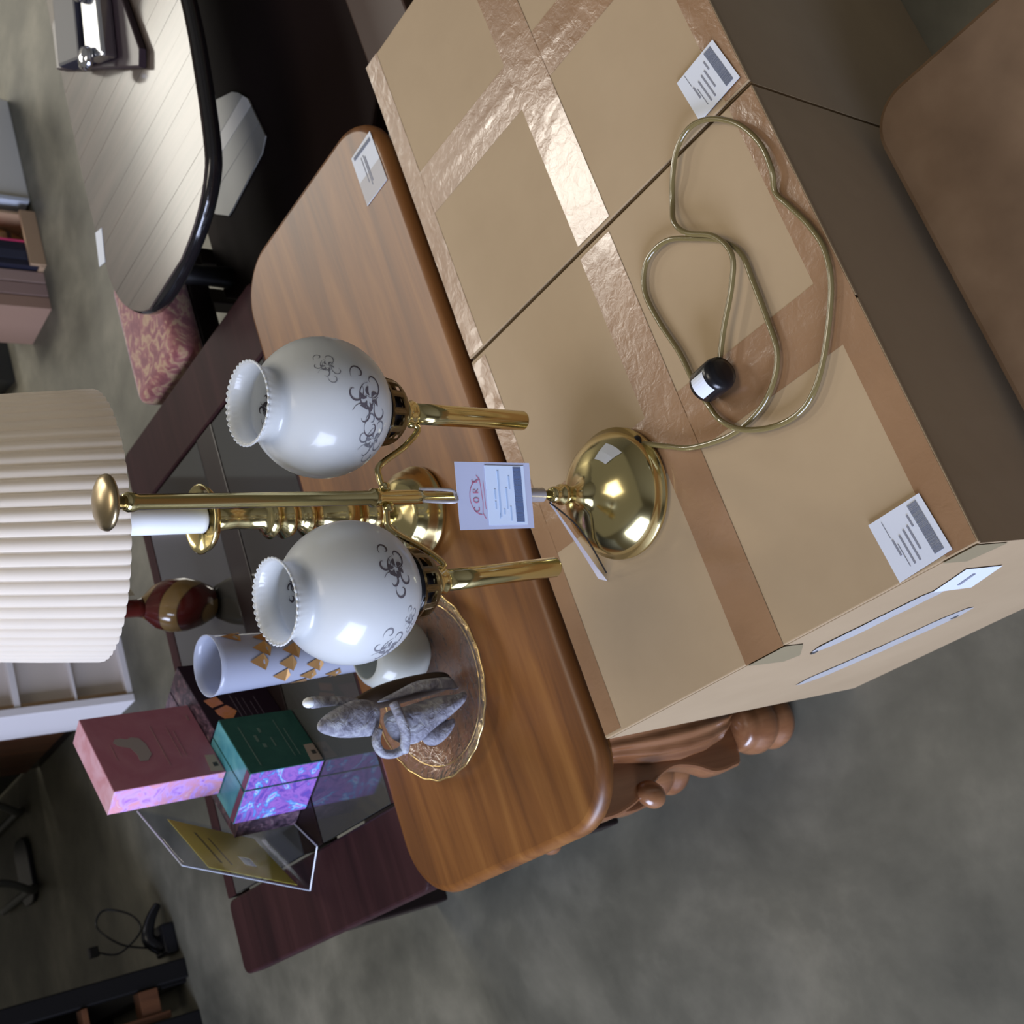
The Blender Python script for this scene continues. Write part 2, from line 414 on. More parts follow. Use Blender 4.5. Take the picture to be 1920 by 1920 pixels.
# ends of the tapes folded over the lit left side of box one
def bowx(y, z): return -.004*sin(pi*max(0, min(1, z/(H-.004))))*sin(pi*max(0, min(1, y/D)))
def sidepatch(y0, y1, zlow, name, m):
    """tape folded down the side; zlow(f) gives the ragged lower edge"""
    b = B(); n = 14; k = 8; g = []
    for i in range(n+1):
        f = i/n; y = y0+(y1-y0)*f; zb = zlow(f); row = []
        for j in range(k+1):
            z = H-.0005-(H-zb)*j/k; row.append(b.verts.new((bowx(y, z)-.0009, y, z)))
        g.append(row)
    for i in range(n):
        for j in range(k): b.faces.new([g[i][j], g[i+1][j], g[i+1][j+1], g[i][j+1]])
    bmesh.ops.recalc_face_normals(b, faces=b.faces); return obj(name, b, m, c1, smooth=True)
sidepatch(.213, .262, lambda f: .432-.052*f if f < .7 else .3956+(f-.7)*.03, 'tape_end', CLIP)
sidepatch(.002, .036, lambda f: .408+.012*f, 'tape_end', CLIP)
def sidestrip(y0, z0, y1, z1, w, m=CLEAR, name='clear_tape_strip'):
    b = B(); n = 26; g = []
    for i in range(n+1):
        f = i/n; y = y0+(y1-y0)*f; z = z0+(z1-z0)*f; ww = w*min(1, .35+6*min(f, 1-f))
        g.append([b.verts.new((bowx(y, z)-.0007-.0003*noise.noise(Vector((y*60, s*3, z*60))), y, z+ww*(s-.5))) for s in (0, .33, .66, 1)])
    for i in range(n):
        for s in range(3): b.faces.new([g[i][s], g[i+1][s], g[i+1][s+1], g[i][s+1]])
    bmesh.ops.recalc_face_normals(b, faces=b.faces)
    return obj(name, b, m, c1, smooth=True)
sidestrip(.243, .377, .095, .362, .030)
sidestrip(.375, .242, .165, .205, .036)
sidestrip(.150, .105, .02, .085, .02)
for y, z in ((.244, .377), (.189, .200)):
    b = B(); blob(b, (bowx(y, z)-.001, y, z), (.0009, .0050, .003), 10, 6); obj('dark_hole', b, DOT, c1)
# white side label, set askew
def onside(y, z, o_=.0010): return (bowx(y, z)-o_, y, z)
lb = B(); g = []; q4 = [(.104, .372), (.054, .392), (.053, .330), (.101, .308)]
for i in range(7):
    for j in range(7):
        f, h = i/6, j/6; y = (q4[0][0]*(1-f)+q4[1][0]*f)*(1-h)+(q4[3][0]*(1-f)+q4[2][0]*f)*h; z = (q4[0][1]*(1-f)+q4[1][1]*f)*(1-h)+(q4[3][1]*(1-f)+q4[2][1]*f)*h
        g.append(lb.verts.new(onside(y, z, .0011)))
for i in range(6):
    for j in range(6): lb.faces.new([g[i*7+j], g[i*7+j+1], g[i*7+j+8], g[i*7+j+7]])
bmesh.ops.recalc_face_normals(lb, faces=lb.faces); l = obj('label', lb, PAPER, c1)
l['label'] = 'white label on the lit side of the box'
lb = B(); prism(lb, [onside(.090, .351, .0014), onside(.066, .362, .0014), onside(.066, .357, .0014), onside(.090, .346, .0014)], (-.0003, 0, 0)); obj('printed_line', lb, INK, l)
def label_top(t, corners, z, back=None, extra=None, name='label', flip=False, rects=None, tint=PAPER):
    """corners: top-left, top-right, bottom-right, bottom-left as read"""
    TL, TR, BR, BL = [Vector((*c, z)) for c in corners]
    b = B(); prism(b, [TL, TR, BR, BL], (0, 0, .0006)); l = obj(name, b, tint, t)
    o = BL+Vector((0, 0, .0007)); ex = BR-BL; ey = TL-BL
    tb = B(); strips(tb, o, ex, ey, rects or [(.12, .70, .52, .712), (.34, .735, .62, .765), (.66, .76, .95, .768), (.12, .60, .62, .63), (.12, .50, .66, .53), (.26, .41, .68, .44), (.62, .33, .82, .36)], (0, 0, 1)); obj('printed_text', tb, INK, l)
    bb = B(); rr = []; random.seed(7); x = .08
    while x < .93:
        wd = random.choice((.008, .014, .02)); rr.append((x, .10, min(x+wd, .95), .27)); x += wd+random.choice((.005, .008))
    strips(bb, o, ex, ey, rr if not flip else [(a, 1-d, c, 1-b_) for a, b_, c, d in rr], (0, 0, 1)); obj('barcode', bb, INKB, l)
    return l
label_top(c1, [(.001, .077), (.057, .083), (.060, .027), (.006, .020)][0:1]+[(.057, .081), (.059, .026), (.005, .021)], H+.0016)
label_top(c2, [(.485, .062), (.538, .067), (.543, .013), (.489, .005)], H+.0016)
# ------------------------------------------------------------------ brown bench in the near foreground
t = thing('low_table', 'plain brown low table with rounded corner in front of the cardboard boxes', 'table', (.1, -.4, 0))
b = B(); slab(b, rrect(-1.25, -.95, .468, -.014, .045), .262, .300, .006); obj('tabletop', b, BENCH, t, smooth=False)
for x in (-1.15, .36):
    for y in (-.85, -.12):
        b = B(); box(b, (x, y, 0), (x+.05, y+.05, .262), .004); obj('leg', b, BENCH, t)
# ------------------------------------------------------------------ oak coffee table
OZ = .45
t = thing('coffee_table', 'long honey oak coffee table with rounded corners and carved trestle legs', 'table', (.42, .7, 0))
b = B(); slab(b, rrect(-.079, .502, .917, .915, .085, 12), OZ-.026, OZ, .011); obj('tabletop', b, OAK, t, smooth=True)
for p in t.children[0].data.polygons:
    if abs(p.normal.z) > .99: p.use_smooth = False
b = B(); slab(b, rrect(-.055, .526, .893, .890, .07, 8), OZ-.05, OZ-.026, .006); obj('apron', b, OAK, t)
side = [(.055, .40), (-.062, .40), (-.065, .375), (-.064, .345), (-.056, .312), (-.044, .285), (-.030, .250), (-.025, .222), (-.032, .188), (-.044, .158), (-.043, .122), (-.030, .098), (.055, .092)]
for sx in (1, -1):
    def X(x): return x if sx == 1 else .838-x
    sm = catmull([(x, z, 0) for x, z in side], 4, False)
    for yy in (.612, .795):
        b = B(); prism(b, [(X(p.x), yy, p.y) for p in sm], (0, .026, 0), .006); obj('leg_bracket', b, OAKZ, t, smooth=False)
        yc = yy-.002 if yy < .7 else yy+.028
        b = B(); lathe(b, [(.012, .10), (.022, .112), (.034, .135), (.043, .175), (.046, .22), (.042, .27), (.032, .33), (.026, .38), (.024, .40)], (X(.030), yc, 0), 96, rf=lambda a, h: 1+.06*cos(14*a+h*18)); obj('carved_post', b, OAKZ, t, smooth=True)
        b = B(); lathe(b, [(.0, .004), (.030, .004), (.038, .010), (.0405, .020), (.038, .030), (.0335, .036), (.033, .040), (.038, .046), (.0415, .056), (.0405, .068), (.036, .078), (.0335, .082), (.034, .088), (.028, .098)], (X(.008), yc, 0), 40); obj('turned_foot', b, OAKZ, t, smooth=True)
        b = B(); blob(b, (X(-.050), yc, .287), (.017, .014, .021), rotm=Matrix.Rotation(radians(30*sx), 3, 'Y')); obj('scroll_knob', b, OAKZ, t, smooth=True)
    xa, xb = sorted((X(-.006), X(.050)))
    b = B(); box(b, (xa, .62, .12), (xb, .80, .40), .005); obj('end_panel', b, OAKZ, t)
b = B(); box(b, (.03, .685, .14), (.81, .725, .20), .005); obj('stretcher', b, OAK, t)
# split label on the right end of the table
lt = label_top(t, [(.788, .516), (.7865, .570), (.867, .570), (.870, .517)], OZ+.0004, rects=[(.46, .25, .50, .75), (.52, .2, .55, .8), (.62, .2, .65, .7)], tint=PAPER)
for ch in list(lt.children):
    if ch.name.startswith('barcode'): bpy.data.objects.remove(ch)
b = B(); strips(b, (.788, .516, OZ+.0011), (0, .054, 0), (.081, 0, 0), [(0, 0, 1, .44)], (0, 0, 1), .0001); obj('label_backing', b, TPAP, lt)
b = B(); strips(b, (.788, .516, OZ+.0012), (0, .054, 0), (.081, 0, 0), [(.1, .865, .9, .93)], (0, 0, 1)); obj('barcode', b, INKB, lt)
# ------------------------------------------------------------------ brass double lamp
LX, LY = .220, .329
L = thing('table_lamp', 'tall brass double-arm student lamp with two frosted floral globe shades', 'lamp', (LX, LY, H+.0016))
Z0 = H+.0016
b = B(); lathe(b, [(0, 0), (.066, 0), (.069, .003), (.069, .007), (.064, .010), (.0655, .013), (.062, .018), (.056, .027), (.045, .036), (.032, .043), (.020, .048), (.012, .056), (.0085, .066), (.0075, .076), (.0105, .080), (.0105, .086), (.0075, .089), (.0085, .094), (.0065, .099), (0, .099)], (LX, LY, Z0), 72)
obj('base', b, BRASS, L, smooth=True)
b = B(); lathe(b, [(.0045, .095), (.0045, .255), (.0062, .257), (.0062, .262), (.0068, .265), (.0068, .302), (.0085, .305), (.0085, .311), (.0063, .314), (.0063, .524), (.0075, .527), (.0080, .532), (.0058, .536)], (LX, LY, Z0), 32)
obj('pole', b, BRASS, L, smooth=True)
b = B(); lathe(b, [(.005, .536), (.006, .541), (.0090, .5435), (.013, .545), (.0205, .5462), (.0218, .548), (.0210, .5505), (.017, .553), (.009, .5552), (.0, .556)], (LX, LY, Z0), 48)
obj('finial', b, BRASSD, L, smooth=True)
def norm3(v): v = Vector(v); return v.normalized()
def assembly(bot, mid, side):
    bot, mid = Vector(bot), Vector(mid); ax = (mid-bot).normalized()
    R = .0610 if side < 0 else .0615
    gc = (mid-bot).length
    # candle-like lower tube
    b = B(); lathe(b, [(0, 0), (.0092, 0), (.0098, .0015), (.0100, .10), (.0098, .134)], bot, 32, ax); obj('lamp_tube', b, BRASS, L, smooth=True)
    b = B(); lathe(b, [(.0098, .134), (.0118, .136), (.0125, .139), (.0115, .143), (.0135, .146), (.0145, .150)], bot, 32, ax); obj('collar', b, BRASS, L, smooth=True)
    # pierced gallery cup
    b = B(); u, v, a = frame(ax); seg = 60
    prof = [(.0145, .150), (.0175, .1515), (.0205, .1535), (.0235, .156), (.0265, .159), (.0295, .163), (.0305, .166), (.0315, .1715), (.0318, .177), (.0325, .180)]
    rings = [[b.verts.new(bot+a*h+u*(r*cos(2*pi*k/seg))+v*(r*sin(2*pi*k/seg))) for k in range(seg)] for r, h in prof]
    for i in range(len(rings)-1):
        for k in range(seg):
            if i in (6, 7) and k % 5 in (1, 2, 3): continue
            if i == 2 and k % 4 in (1, 2): continue
            b.faces.new([rings[i][k], rings[i][(k+1) % seg], rings[i+1][(k+1) % seg], rings[i+1][k]])
    bmesh.ops.solidify(b, geom=b.faces[:], thickness=.0012)
    gal = obj('shade_gallery', b, BRASSD, L, smooth=True)
    b = B(); lathe(b, [(.008, .150), (.017, .156), (.024, .165), (.026, .178)], bot, 32, ax); obj('shadow_core', b, BLACKP, gal, smooth=True)  # black core standing in for the shade inside the pierced cup
    # globe
    prof = []
    a0 = math.asin(.030/R)
    for k in range(29):
        th = -pi/2+a0+(pi-a0-math.asin(.0325/R))*k/28
        prof.append((R*cos(th), gc+R*sin(th)))
    zt = prof[-1][1]
    prof += [(.0312, zt+.0022), (.0307, zt+.005), (.0317, zt+.010), (.0338, zt+.0145), (.0355, zt+.0185)]
    b = B(); seg = 160; u, v, a = frame(ax)
    rings = []
    for i, (r, h) in enumerate(prof):
        f = max(0, (i-len(prof)+3)/2) if i > len(prof)-3 else 0
        rings.append([b.verts.new(bot+a*(h+f*.0005*cos(40*2*pi*k/seg))+(u*cos(2*pi*k/seg)+v*sin(2*pi*k/seg))*(r+f*.0005*cos(40*2*pi*k/seg))) for k in range(seg)])
    for i in range(len(rings)-1):
        for k in range(seg):
            b.faces.new([rings[i][k], rings[i][(k+1) % seg], rings[i+1][(k+1) % seg], rings[i+1][k]])
    bmesh.ops.recalc_face_normals(b, faces=b.faces)
    bmesh.ops.solidify(b, geom=b.faces[:], thickness=.0018)
    gl = obj('globe_shade', b, FROST, L, smooth=True)
    # the rim's crimped bead
    b = B(); tp = bot+a*(zt+.0187)
    tube(b, [tp+a*(.0006*cos(40*2*pi*k/320))+(u*cos(2*pi*k/320)+v*sin(2*pi*k/320))*(.0352+.0005*cos(40*2*pi*k/320)) for k in range(321)], .0010, 6); obj('crimped_rim', b, FROST, gl, smooth=True)
    # printed scrolls and flowers on the glass
    def sp(az, el, rad=1.004, cc=None):
        d = Vector((cos(radians(az))*cos(radians(el)), sin(radians(az))*cos(radians(el)), sin(radians(el))))
        return bot+ax*gc+d*(R*rad)
    def ribbon(b, pts, wd, rad=1.004):
        """flat line drawn on the ball; pts az,el"""
        P = catmull([(p[0], p[1], 0) for p in pts], 5)
        Q = [sp(p.x, p.y, rad) for p in P]; cc = bot+ax*gc; L_ = []
        for i, q in enumerate(Q):
            d = (Q[min(i+1, len(Q)-1)]-Q[max(i-1, 0)]).normalized(); nn = (q-cc).normalized(); s = d.cross(nn)
            f = sin(pi*min(max(i/(len(Q)-1), .08), .92)); L_.append((b.verts.new(q+s*wd*f), b.verts.new(q-s*wd*f)))
        for i in range(len(L_)-1): b.faces.new([L_[i][0], L_[i+1][0], L_[i+1][1], L_[i][1]])
    def scroll(b, az, el, r, turn, dirn, wd, rad=1.004):
        pts = []
        for k in range(14):
            t_ = k/13; rr = r*(1-.8*t_); an = turn+dirn*t_*5.2
            pts.append((az+rr*cos(an)*1.15, el+rr*sin(an)))
        ribbon(b, pts, wd, rad)
    def motif(az, el, s, m, wd, rad=1.004, name='floral_print'):
        b = B()
        for da, de, r, tn, dr in ((0, 0, 8, 0, 1), (-9, 4, 7, 1.2, -1), (9, -3, 8, 2.4, 1), (4, 9, 6, -1, -1), (-6, -9, 7, .3, 1), (14, 5, 5, 2, -1), (-15, -3, 6, 1, 1)):
            scroll(b, az+da*s, el+de*s, r*s, tn, dr, wd, rad)
        for k in range(6):
            an = k*pi/3; ribbon(b, [(az+2*s*cos(an), el+2*s*sin(an)), (az+4.5*s*cos(an+.3), el+4.5*s*sin(an+.3)), (az+7*s*cos(an), el+7*s*sin(an))], wd*1.9, rad)
        bmesh.ops.solidify(b, geom=b.faces[:], thickness=.0001)
        o = obj(name, b, m, gl)
    if side > 0:
        motif(-114, -9, 1.5, PRINT, .0009); motif(-148, -18, 1.25, PRINTF, .0007); motif(-85, 22, .8, PRINTF, .0004); motif(-20, 8, 1, PRINTF, .0005)
        motif(60, 22, 1.0, PRINT, .0011, .955)
    else:
        motif(-96, -8, 1.15, PRINT, .0010); motif(-165, -10, 1.2, PRINTF, .0008); motif(-140, -26, .7, PRINTF, .0004)
        motif(56, 20, .9, PRINT, .0011, .955)
    return bot, ax
b1, a1 = assembly((.1478, .3420, .5752), (.1400, .3470, .8110), -1)
b2, a2 = assembly((.2962, .3150, .5752), (.3000, .3120, .8090), 1)
pc = Vector((LX, LY, 0))
for bb, aa in ((b1, a1), (b2, a2)):
    e = bb+aa*.139; d = Vector((e.x-LX, e.y-LY, 0)); ln = d.length; d.normalize()
    P = catmull([pc+d*.004+Vector((0, 0, .757)), pc+d*.018+Vector((0, 0, .7605)), pc+d*.030+Vector((0, 0, .7575)), pc+d*.048+Vector((0, 0, .727)), pc+d*(ln-.016)+Vector((0, 0, .7085)), e-d*.010], 8)
    b = B(); tube(b, P, .0030, 12); obj('arm', b, BRASS, L, smooth=True)
    b = B(); lathe(b, [(.0, 0), (.0052, .001), (.0052, .006), (.0035, .008)], pc+d*.0055+Vector((0, 0, .757)), 20, d); obj('arm_joint', b, BRASS, L, smooth=True)
    b = B(); blob(b, e-d*.010, (.0045, .0045, .0055), 14, 8); obj('arm_joint', b, BRASS, L, smooth=True)
# little white sticker on the dome
dcen = Vector((LX, LY, Z0))
b = B()
def dome(az, r):
    prof = [(.0655, .013), (.062, .018), (.056, .027), (.045, .036), (.032, .043), (.020, .048)]
    for i in range(len(prof)-1):
        r0, h0 = prof[i]; r1, h1 = prof[i+1]
        if r1 <= r <= r0: h = h0+(h1-h0)*(r0-r)/(r0-r1); break
    return dcen+Vector((r*cos(radians(az)), r*sin(radians(az)), h+.0010))
g = [[b.verts.new(dome(-62+i*9-j*1.0, .036+j*.0042)) for j in range(5)] for i in range(4)]
for i in range(3):
    for j in range(4): b.faces.new([g[i][j], g[i+1][j], g[i+1][j+1], g[i][j+1]])
bmesh.ops.recalc_face_normals(b, faces=b.faces); st = obj('sticker', b, PAPER, L)
b = B(); blob(b, (LX+.030, LY-.055, Z0+.008), (.008, .005, .005), 14, 8); obj('cord_grommet', b, BLACKP, L, smooth=True)
cord = [(0.25, 0.275), (0.23, 0.247), (0.212, 0.218), (0.199, 0.172), (0.201, 0.135), (0.215, 0.107), (0.238, 0.089), (0.27, 0.084), (0.309, 0.081), (0.342, 0.08), (0.368, 0.095), (0.39, 0.121), (0.409, 0.15), (0.407, 0.18), (0.383, 0.197), (0.346, 0.196), (0.303, 0.188), (0.271, 0.186), (0.237, 0.181), (0.214, 0.171), (0.194, 0.153), (0.181, 0.126), (0.177, 0.095), (0.187, 0.07), (0.214, 0.043), (0.256, 0.014), (0.288, 0.004), (0.318, 0.007), (0.347, 0.016), (0.367, 0.022), (0.385, 0.014), (0.415, 0.013), (0.447, 0.024), (0.473, 0.046), (0.484, 0.07), (0.477, 0.093), (0.458, 0.11), (0.437, 0.125), (0.413, 0.128), (0.394, 0.119), (0.371, 0.094), (0.343, 0.085), (0.317, 0.1), (0.287, 0.127), (0.262, 0.146)]
P = []
for i, (x, y) in enumerate(cord):
    z = .0054
    if i in (0,): z = .009
    if i in (19, 20): z = .0105
    if 30 <= i <= 36: z = .0085
    if 38 <= i <= 41: z = .0125
    if 42 <= i: z = .012
    P.append((x, y, H+z))
b = B(); tube(b, catmull(P, 8), .0028, 10); obj('cord', b, CORD, L, smooth=True)
pax = norm3((-.42, -.80, .45)); pc0 = Vector((.253, .172, H+.012))
b = B(); lathe(b, [(0, -.002), (.014, -.002), (.0165, 0), (.017, .012), (.0172, .026), (.0155, .031), (.009, .033), (0, .033)], pc0, 32, norm3((-.10, -.93, .25))); pl = obj('plug', b, BLACKP, L, smooth=True)
u, v, a = frame(norm3((-.10, -.93, .25)))
b = B(); g = []
for k in range(9):
    an = radians(62+k*9); dirv = u*cos(an)+v*sin(an)
    g.append([b.verts.new(pc0+a*h+dirv*.0178) for h in (.006, .026)])
zc = max(range(0, 360, 5), key=lambda q: (u*cos(radians(q))+v*sin(radians(q))).dot(Vector((-.35, .1, .9))))
for k in range(9):
    an = radians(zc-36+k*9); dirv = u*cos(an)+v*sin(an)
    for j, h in enumerate((.005, .025)): g[k][j].co = pc0+a*h+dirv*.0178
for k in range(8): b.faces.new([g[k][0], g[k+1][0], g[k+1][1], g[k][1]])
obj('plug_label', b, PAPER, pl)
# ------------------------------------------------------------------ hanging price tag
T = [Vector((.236, .292, .700)), Vector((.235, .292, .611)), Vector((.181, .322, .604)), Vector((.182, .322, .693))]  # upper right, lower right, lower left, upper left
t = thing('price_tag', 'pale card price tag with barcode sticker hanging on the lamp pole', 'tag', (.208, .307, .60))
nrm = (T[1]-T[0]).cross(T[3]-T[0]).normalized()
cdir = Vector((-.1812, -.4481, 1.3621))-T[0]
if nrm.dot(cdir) < 0: nrm = -nrm
b = B(); prism(b, T, -nrm*.0007); obj('card', b, PAPERB, t)
o = T[2]; ex = T[1]-T[2]; ey = T[3]-T[2]
b = B(); strips(b, o+nrm*.0002, ex, ey, [(.06, .09, .955, .62)], nrm, .0004); stk = obj('barcode_sticker', b, mat('sticker_paper', (.66, .78, .95), .5), t)
b = B(); rr = []; x = .10
while x < .92: rr.append((x, .135, x+.016, .245)); x += .0215
strips(b, o+nrm*.0007, ex, ey, rr, nrm, .0002); obj('barcode', b, INKT, stk)
INKL = mat('light_blue_ink', (.42, .56, .78), .7)
b = B(); strips(b, o+nrm*.0007, ex, ey, [(.30, .50, .42, .52), (.45, .50, .60, .52), (.18, .44, .88, .465), (.22, .39, .30, .41), (.30, .345, .62, .365), (.12, .30, .34, .32), (.60, .30, .80, .32), (.16, .46, .24, .47)], nrm, .0002); obj('printed_text', b, INKL, stk)
def on(x, y): return o+ex*x+ey*y+nrm*.0004
b = B()
def tagline(pts, w_=.0004):
    P = [on(*p) for p in pts]; Q = []
    for i, q in enumerate(P):
        d = (P[min(i+1, len(P)-1)]-P[max(i-1, 0)]).normalized(); s = d.cross(nrm)*w_
        Q.append((b.verts.new(q+s), b.verts.new(q-s)))
    for i in range(len(Q)-1): b.faces.new([Q[i][0], Q[i+1][0], Q[i+1][1], Q[i][1]])
tagline([(.22+.26*(1-cos(k*pi/12)), .70+.145*sin(k*pi/12)) for k in range(13)])
tagline([(.16, .655), (.24, .69), (.40, .678), (.74, .70), (.80, .74)])
tagline([(.30, .645), (.55, .65), (.72, .655)], .0003)
for k, ch in enumerate('CORT'):
    cx = .30+.135*k; cy = .765; s = .035
    if ch in 'CO': tagline([(cx+s*cos(a_), cy+s*1.0*sin(a_)) for a_ in [radians(q) for q in (range(45, 316, 30) if ch == 'C' else range(0, 361, 30))]], .0005)
    elif ch == 'R': tagline([(cx-s*.7, cy-s), (cx-s*.7, cy+s), (cx+s*.5, cy+s*.8), (cx+s*.5, cy+.1*s), (cx-s*.6, cy), (cx+s*.7, cy-s)], .0005)
    else: tagline([(cx-s*.8, cy+s), (cx+s*.8, cy+s)], .0005); tagline([(cx, cy+s), (cx, cy-s)], .0005)
obj('red_logo', b, INKR, t)
TIE = mat('clear_tie', (.60, .60, .66), .2, coat=.4, spec=.7, trans=.4)
b = B(); g = []
top = (T[0]+T[3])/2-nrm*.002; bot_ = (T[1]+T[2])/2-nrm*.002
tube(b, catmull([Vector((LX+.006, LY-.004, .722)), top+Vector((.006, 0, .004)), top-nrm*.001], 5), .0016, 8)
tube(b, catmull([Vector((LX-.006, LY-.004, .722)), top+Vector((-.006, 0, .004)), top-nrm*.001], 5), .0016, 8)
obj('tie', b, TIE, t, smooth=True)
b = B(); lathe(b, [(.0072, .0), (.0072, .045)], (LX, LY, .572), 20, cap=False); obj('tape_wrap', b, TIE, t, smooth=True)
b = B(); prism(b, [(.155, .40, H+.002), (.148, .39, H+.002), (.214, .338, .556), (.214, .332, .560)], (0, .0006, .0002)); obj('tie_tail', b, TIE, t)
b = B(); tube(b, catmull([(.214, .334, .560), (.19, .35, .515), (.155, .385, H+.004)], 5), .0009, 6); obj('tie_tail', b, BLACKP, t)
# ------------------------------------------------------------------ brass candlestick lamp with pleated shade
CX, CY = .372, .668
K = thing('table_lamp', 'turned brass candlestick lamp with white candle sleeve and large cream pleated shade', 'lamp', (CX, CY, OZ))
b = B(); lathe(b, [(0, 0), (.056, 0), (.060, .004), (.060, .008), (.055, .011), (.057, .015), (.051, .020), (.053, .025), (.046, .029), (.046, .033), (.038, .038), (.026, .044), (.018, .052)], (CX, CY, OZ), 56); obj('base', b, BRASS, K, smooth=True)
b = B(); lathe(b, [(.018, .052), (.013, .060), (.020, .066), (.023, .074), (.017, .084), (.013, .092), (.024, .100), (.030, .114), (.028, .130), (.016, .146), (.011, .158), (.019, .163), (.024, .170), (.016, .178), (.013, .184), (.024, .191), (.026, .199), (.016, .205), (.021, .210), (.026, .217), (.020, .224), (.0135, .229), (.0125, .262), (.015, .288), (.012, .291)], (CX, CY, OZ), 40); obj('stem', b, BRASS, K, smooth=True)
b = B(); lathe(b, [(.012, .289), (.026, .291), (.036, .296), (.040, .304), (.038, .305), (.032, .300), (.017, .299)], (CX, CY, OZ), 40, cap=False); bmesh.ops.solidify(b, geom=b.faces[:], thickness=.001); obj('drip_pan', b, BRASS, K, smooth=True)
b = B(); lathe(b, [(.0155, .300), (.0160, .301), (.0160, .440), (.0150, .442)], (CX, CY, OZ), 40); obj('candle_sleeve', b, CANDLE, K, smooth=True)
b = B(); lathe(b, [(.004, .442), (.004, .60)], (CX, CY, OZ), 16); obj('harp_stem', b, BRASS, K, smooth=True)
b = B(); vv = Vector((-.1812-CX, -.4481-CY, 0)).normalized()
tilt = radians(8); sax = (Vector((0, 0, 1))*cos(tilt)-vv*sin(tilt)).normalized()
u, v, a = frame(sax); seg = 720; rings = []; cb = Vector((CX-.004, CY, .874))
for r, h in ((.1395, 0), (.1400, .002), (.1350, .06), (.1260, .15), (.1170, .24)):
    rings.append([b.verts.new(cb+a*h+(u*cos(2*pi*k/seg)+v*sin(2*pi*k/seg))*(r+.0036*abs(sin(30*2*pi*k/seg))**.7)) for k in range(seg)])
for i in range(len(rings)-1):
    for k in range(seg): b.faces.new([rings[i][k], rings[i][(k+1) % seg], rings[i+1][(k+1) % seg], rings[i+1][k]])
bmesh.ops.recalc_face_normals(b, faces=b.faces)
obj('pleated_shade', b, SHADE, K, smooth=True)
b = B()
for k in range(3): tube(b, [cb+a*.22, cb+a*.22+(u*cos(k*2.1)+v*sin(k*2.1))*.121], .0012, 6)
obj('shade_spider', b, BRASS, K)
# ------------------------------------------------------------------ glass platter, frosted bowl, figurine, vase on the oak table
PC = Vector((.165, .735, OZ))
b = B()
lathe(b, [(0, .003), (.070, .003), (.085, .005), (.100, .012), (.1165, .019), (.1190, .020), (.1165, .023), (.100, .016), (.083, .009), (.068, .007), (0, .007)], PC, 96, rf=lambda t_, h: 1+(.006*cos(24*t_) if h > .015 else 0))
pt = obj('platter', b, PLATE, None, base=tuple(PC), smooth=True); tag(pt, 'round pressed-glass platter with a gilt scalloped rim on the oak table', 'platter')
b = B(); n_ = 240
tube(b, [PC+Vector((cos(2*pi*k/n_)*.1188*(1+.006*cos(24*2*pi*k/n_)), sin(2*pi*k/n_)*.1195*(1+.006*cos(24*2*pi*k/n_)), .0225)) for k in range(n_+1)], .0010, 8)
obj('gilt_rim', b, GILT, pt, smooth=True)
b = B(); tube(b, [PC+Vector((cos(2*pi*k/90)*.103, sin(2*pi*k/90)*.103, .0165)) for k in range(91)], .0010, 6); obj('inner_band', b, GILT, pt, smooth=True)
b = B(); lathe(b, [(.018, 0), (.026, .002), (.037, .012), (.045, .030), (.047, .048), (.044, .064), (.036, .078), (.028, .085), (.026, .084), (.041, .064), (.044, .048), (.042, .030), (.030, .010), (0, .006)], (.212, .742, OZ+.0078), 48)
fbw = obj('candle_bowl', b, FROSTB, None, base=(.212, .742, OZ+.0078), smooth=True); tag(fbw, 'round frosted glass candle bowl on the platter beneath the left globe', 'candle holder')
# figurine, carved planes standing in a plane that faces the room's front
FO = Vector((.135, .675, OZ+.010)); fr = Vector((.9626, -.2710, 0)); fu = Vector((0, 0, 1)); fv = Vector((.271, .9626, 0))
FG = thing('figurine', 'weathered grey carved winged figurine leaning on the gilt-rimmed glass platter', 'figurine', tuple(FO))
def carve(name, pts, th, m, dd=0, dome_=.5, parent=None, sub=4):
    """closed outline in the figurine's plane, pillowed on both faces"""
    P = catmull([(x, z, 0) for x, z in pts], sub, True); b = B()
    cx = sum(p.x for p in P)/len(P); cz = sum(p.y for p in P)/len(P)
    def pt(x, z, d): return FO+fr*x+fu*(z)+fv*(d+dd)
    rings = []
    for s, d in ((0.30, -th), (.62, -th*.85), (.88, -th*.5), (1, 0), (.88, th*.5), (.62, th*.85), (.30, th)):
        rings.append([b.verts.new(pt(cx+(p.x-cx)*s, cz+(p.y-cz)*s, d)) for p in P])
    n = len(P)
    for i in range(len(rings)-1):
        for k in range(n): b.faces.new([rings[i][k], rings[i][(k+1) % n], rings[i+1][(k+1) % n], rings[i+1][k]])
    b.faces.new(rings[0][::-1]); b.faces.new(rings[-1]); bmesh.ops.recalc_face_normals(b, faces=b.faces)
    return obj(name, b, m, parent or FG, smooth=True)
carve('wing', [(-.017, .212), (-.008, .204), (.001, .182), (.006, .158), (.002, .137), (-.007, .127), (-.026, .131), (-.036, .14), (-.036, .158), (-.033, .184), (-.025, .206)], .012, STONE)
carve('robe', [(-.015, .122), (-.009, .085), (-.004, .043), (-.005, .017), (-.004, .002), (-.014, .003), (-.03, .031), (-.043, .058), (-.053, .079), (-.053, .098), (-.041, .118)], .016, STONE)
carve('robe_fold', [(.0, .122), (.010, .09), (.017, .064), (.018, .035), (.016, .012), (.006, .004), (.001, .003), (.003, .03), (.004, .069), (.0, .10)], .010, STONE, .012)
carve('robe_shadow', [(.002, .150), (.016, .12), (.024, .07), (.024, .010), (.004, .003), (-.004, .06), (-.008, .12)], .006, STONED, .026)  # brown solid standing in for the shade beside the robe
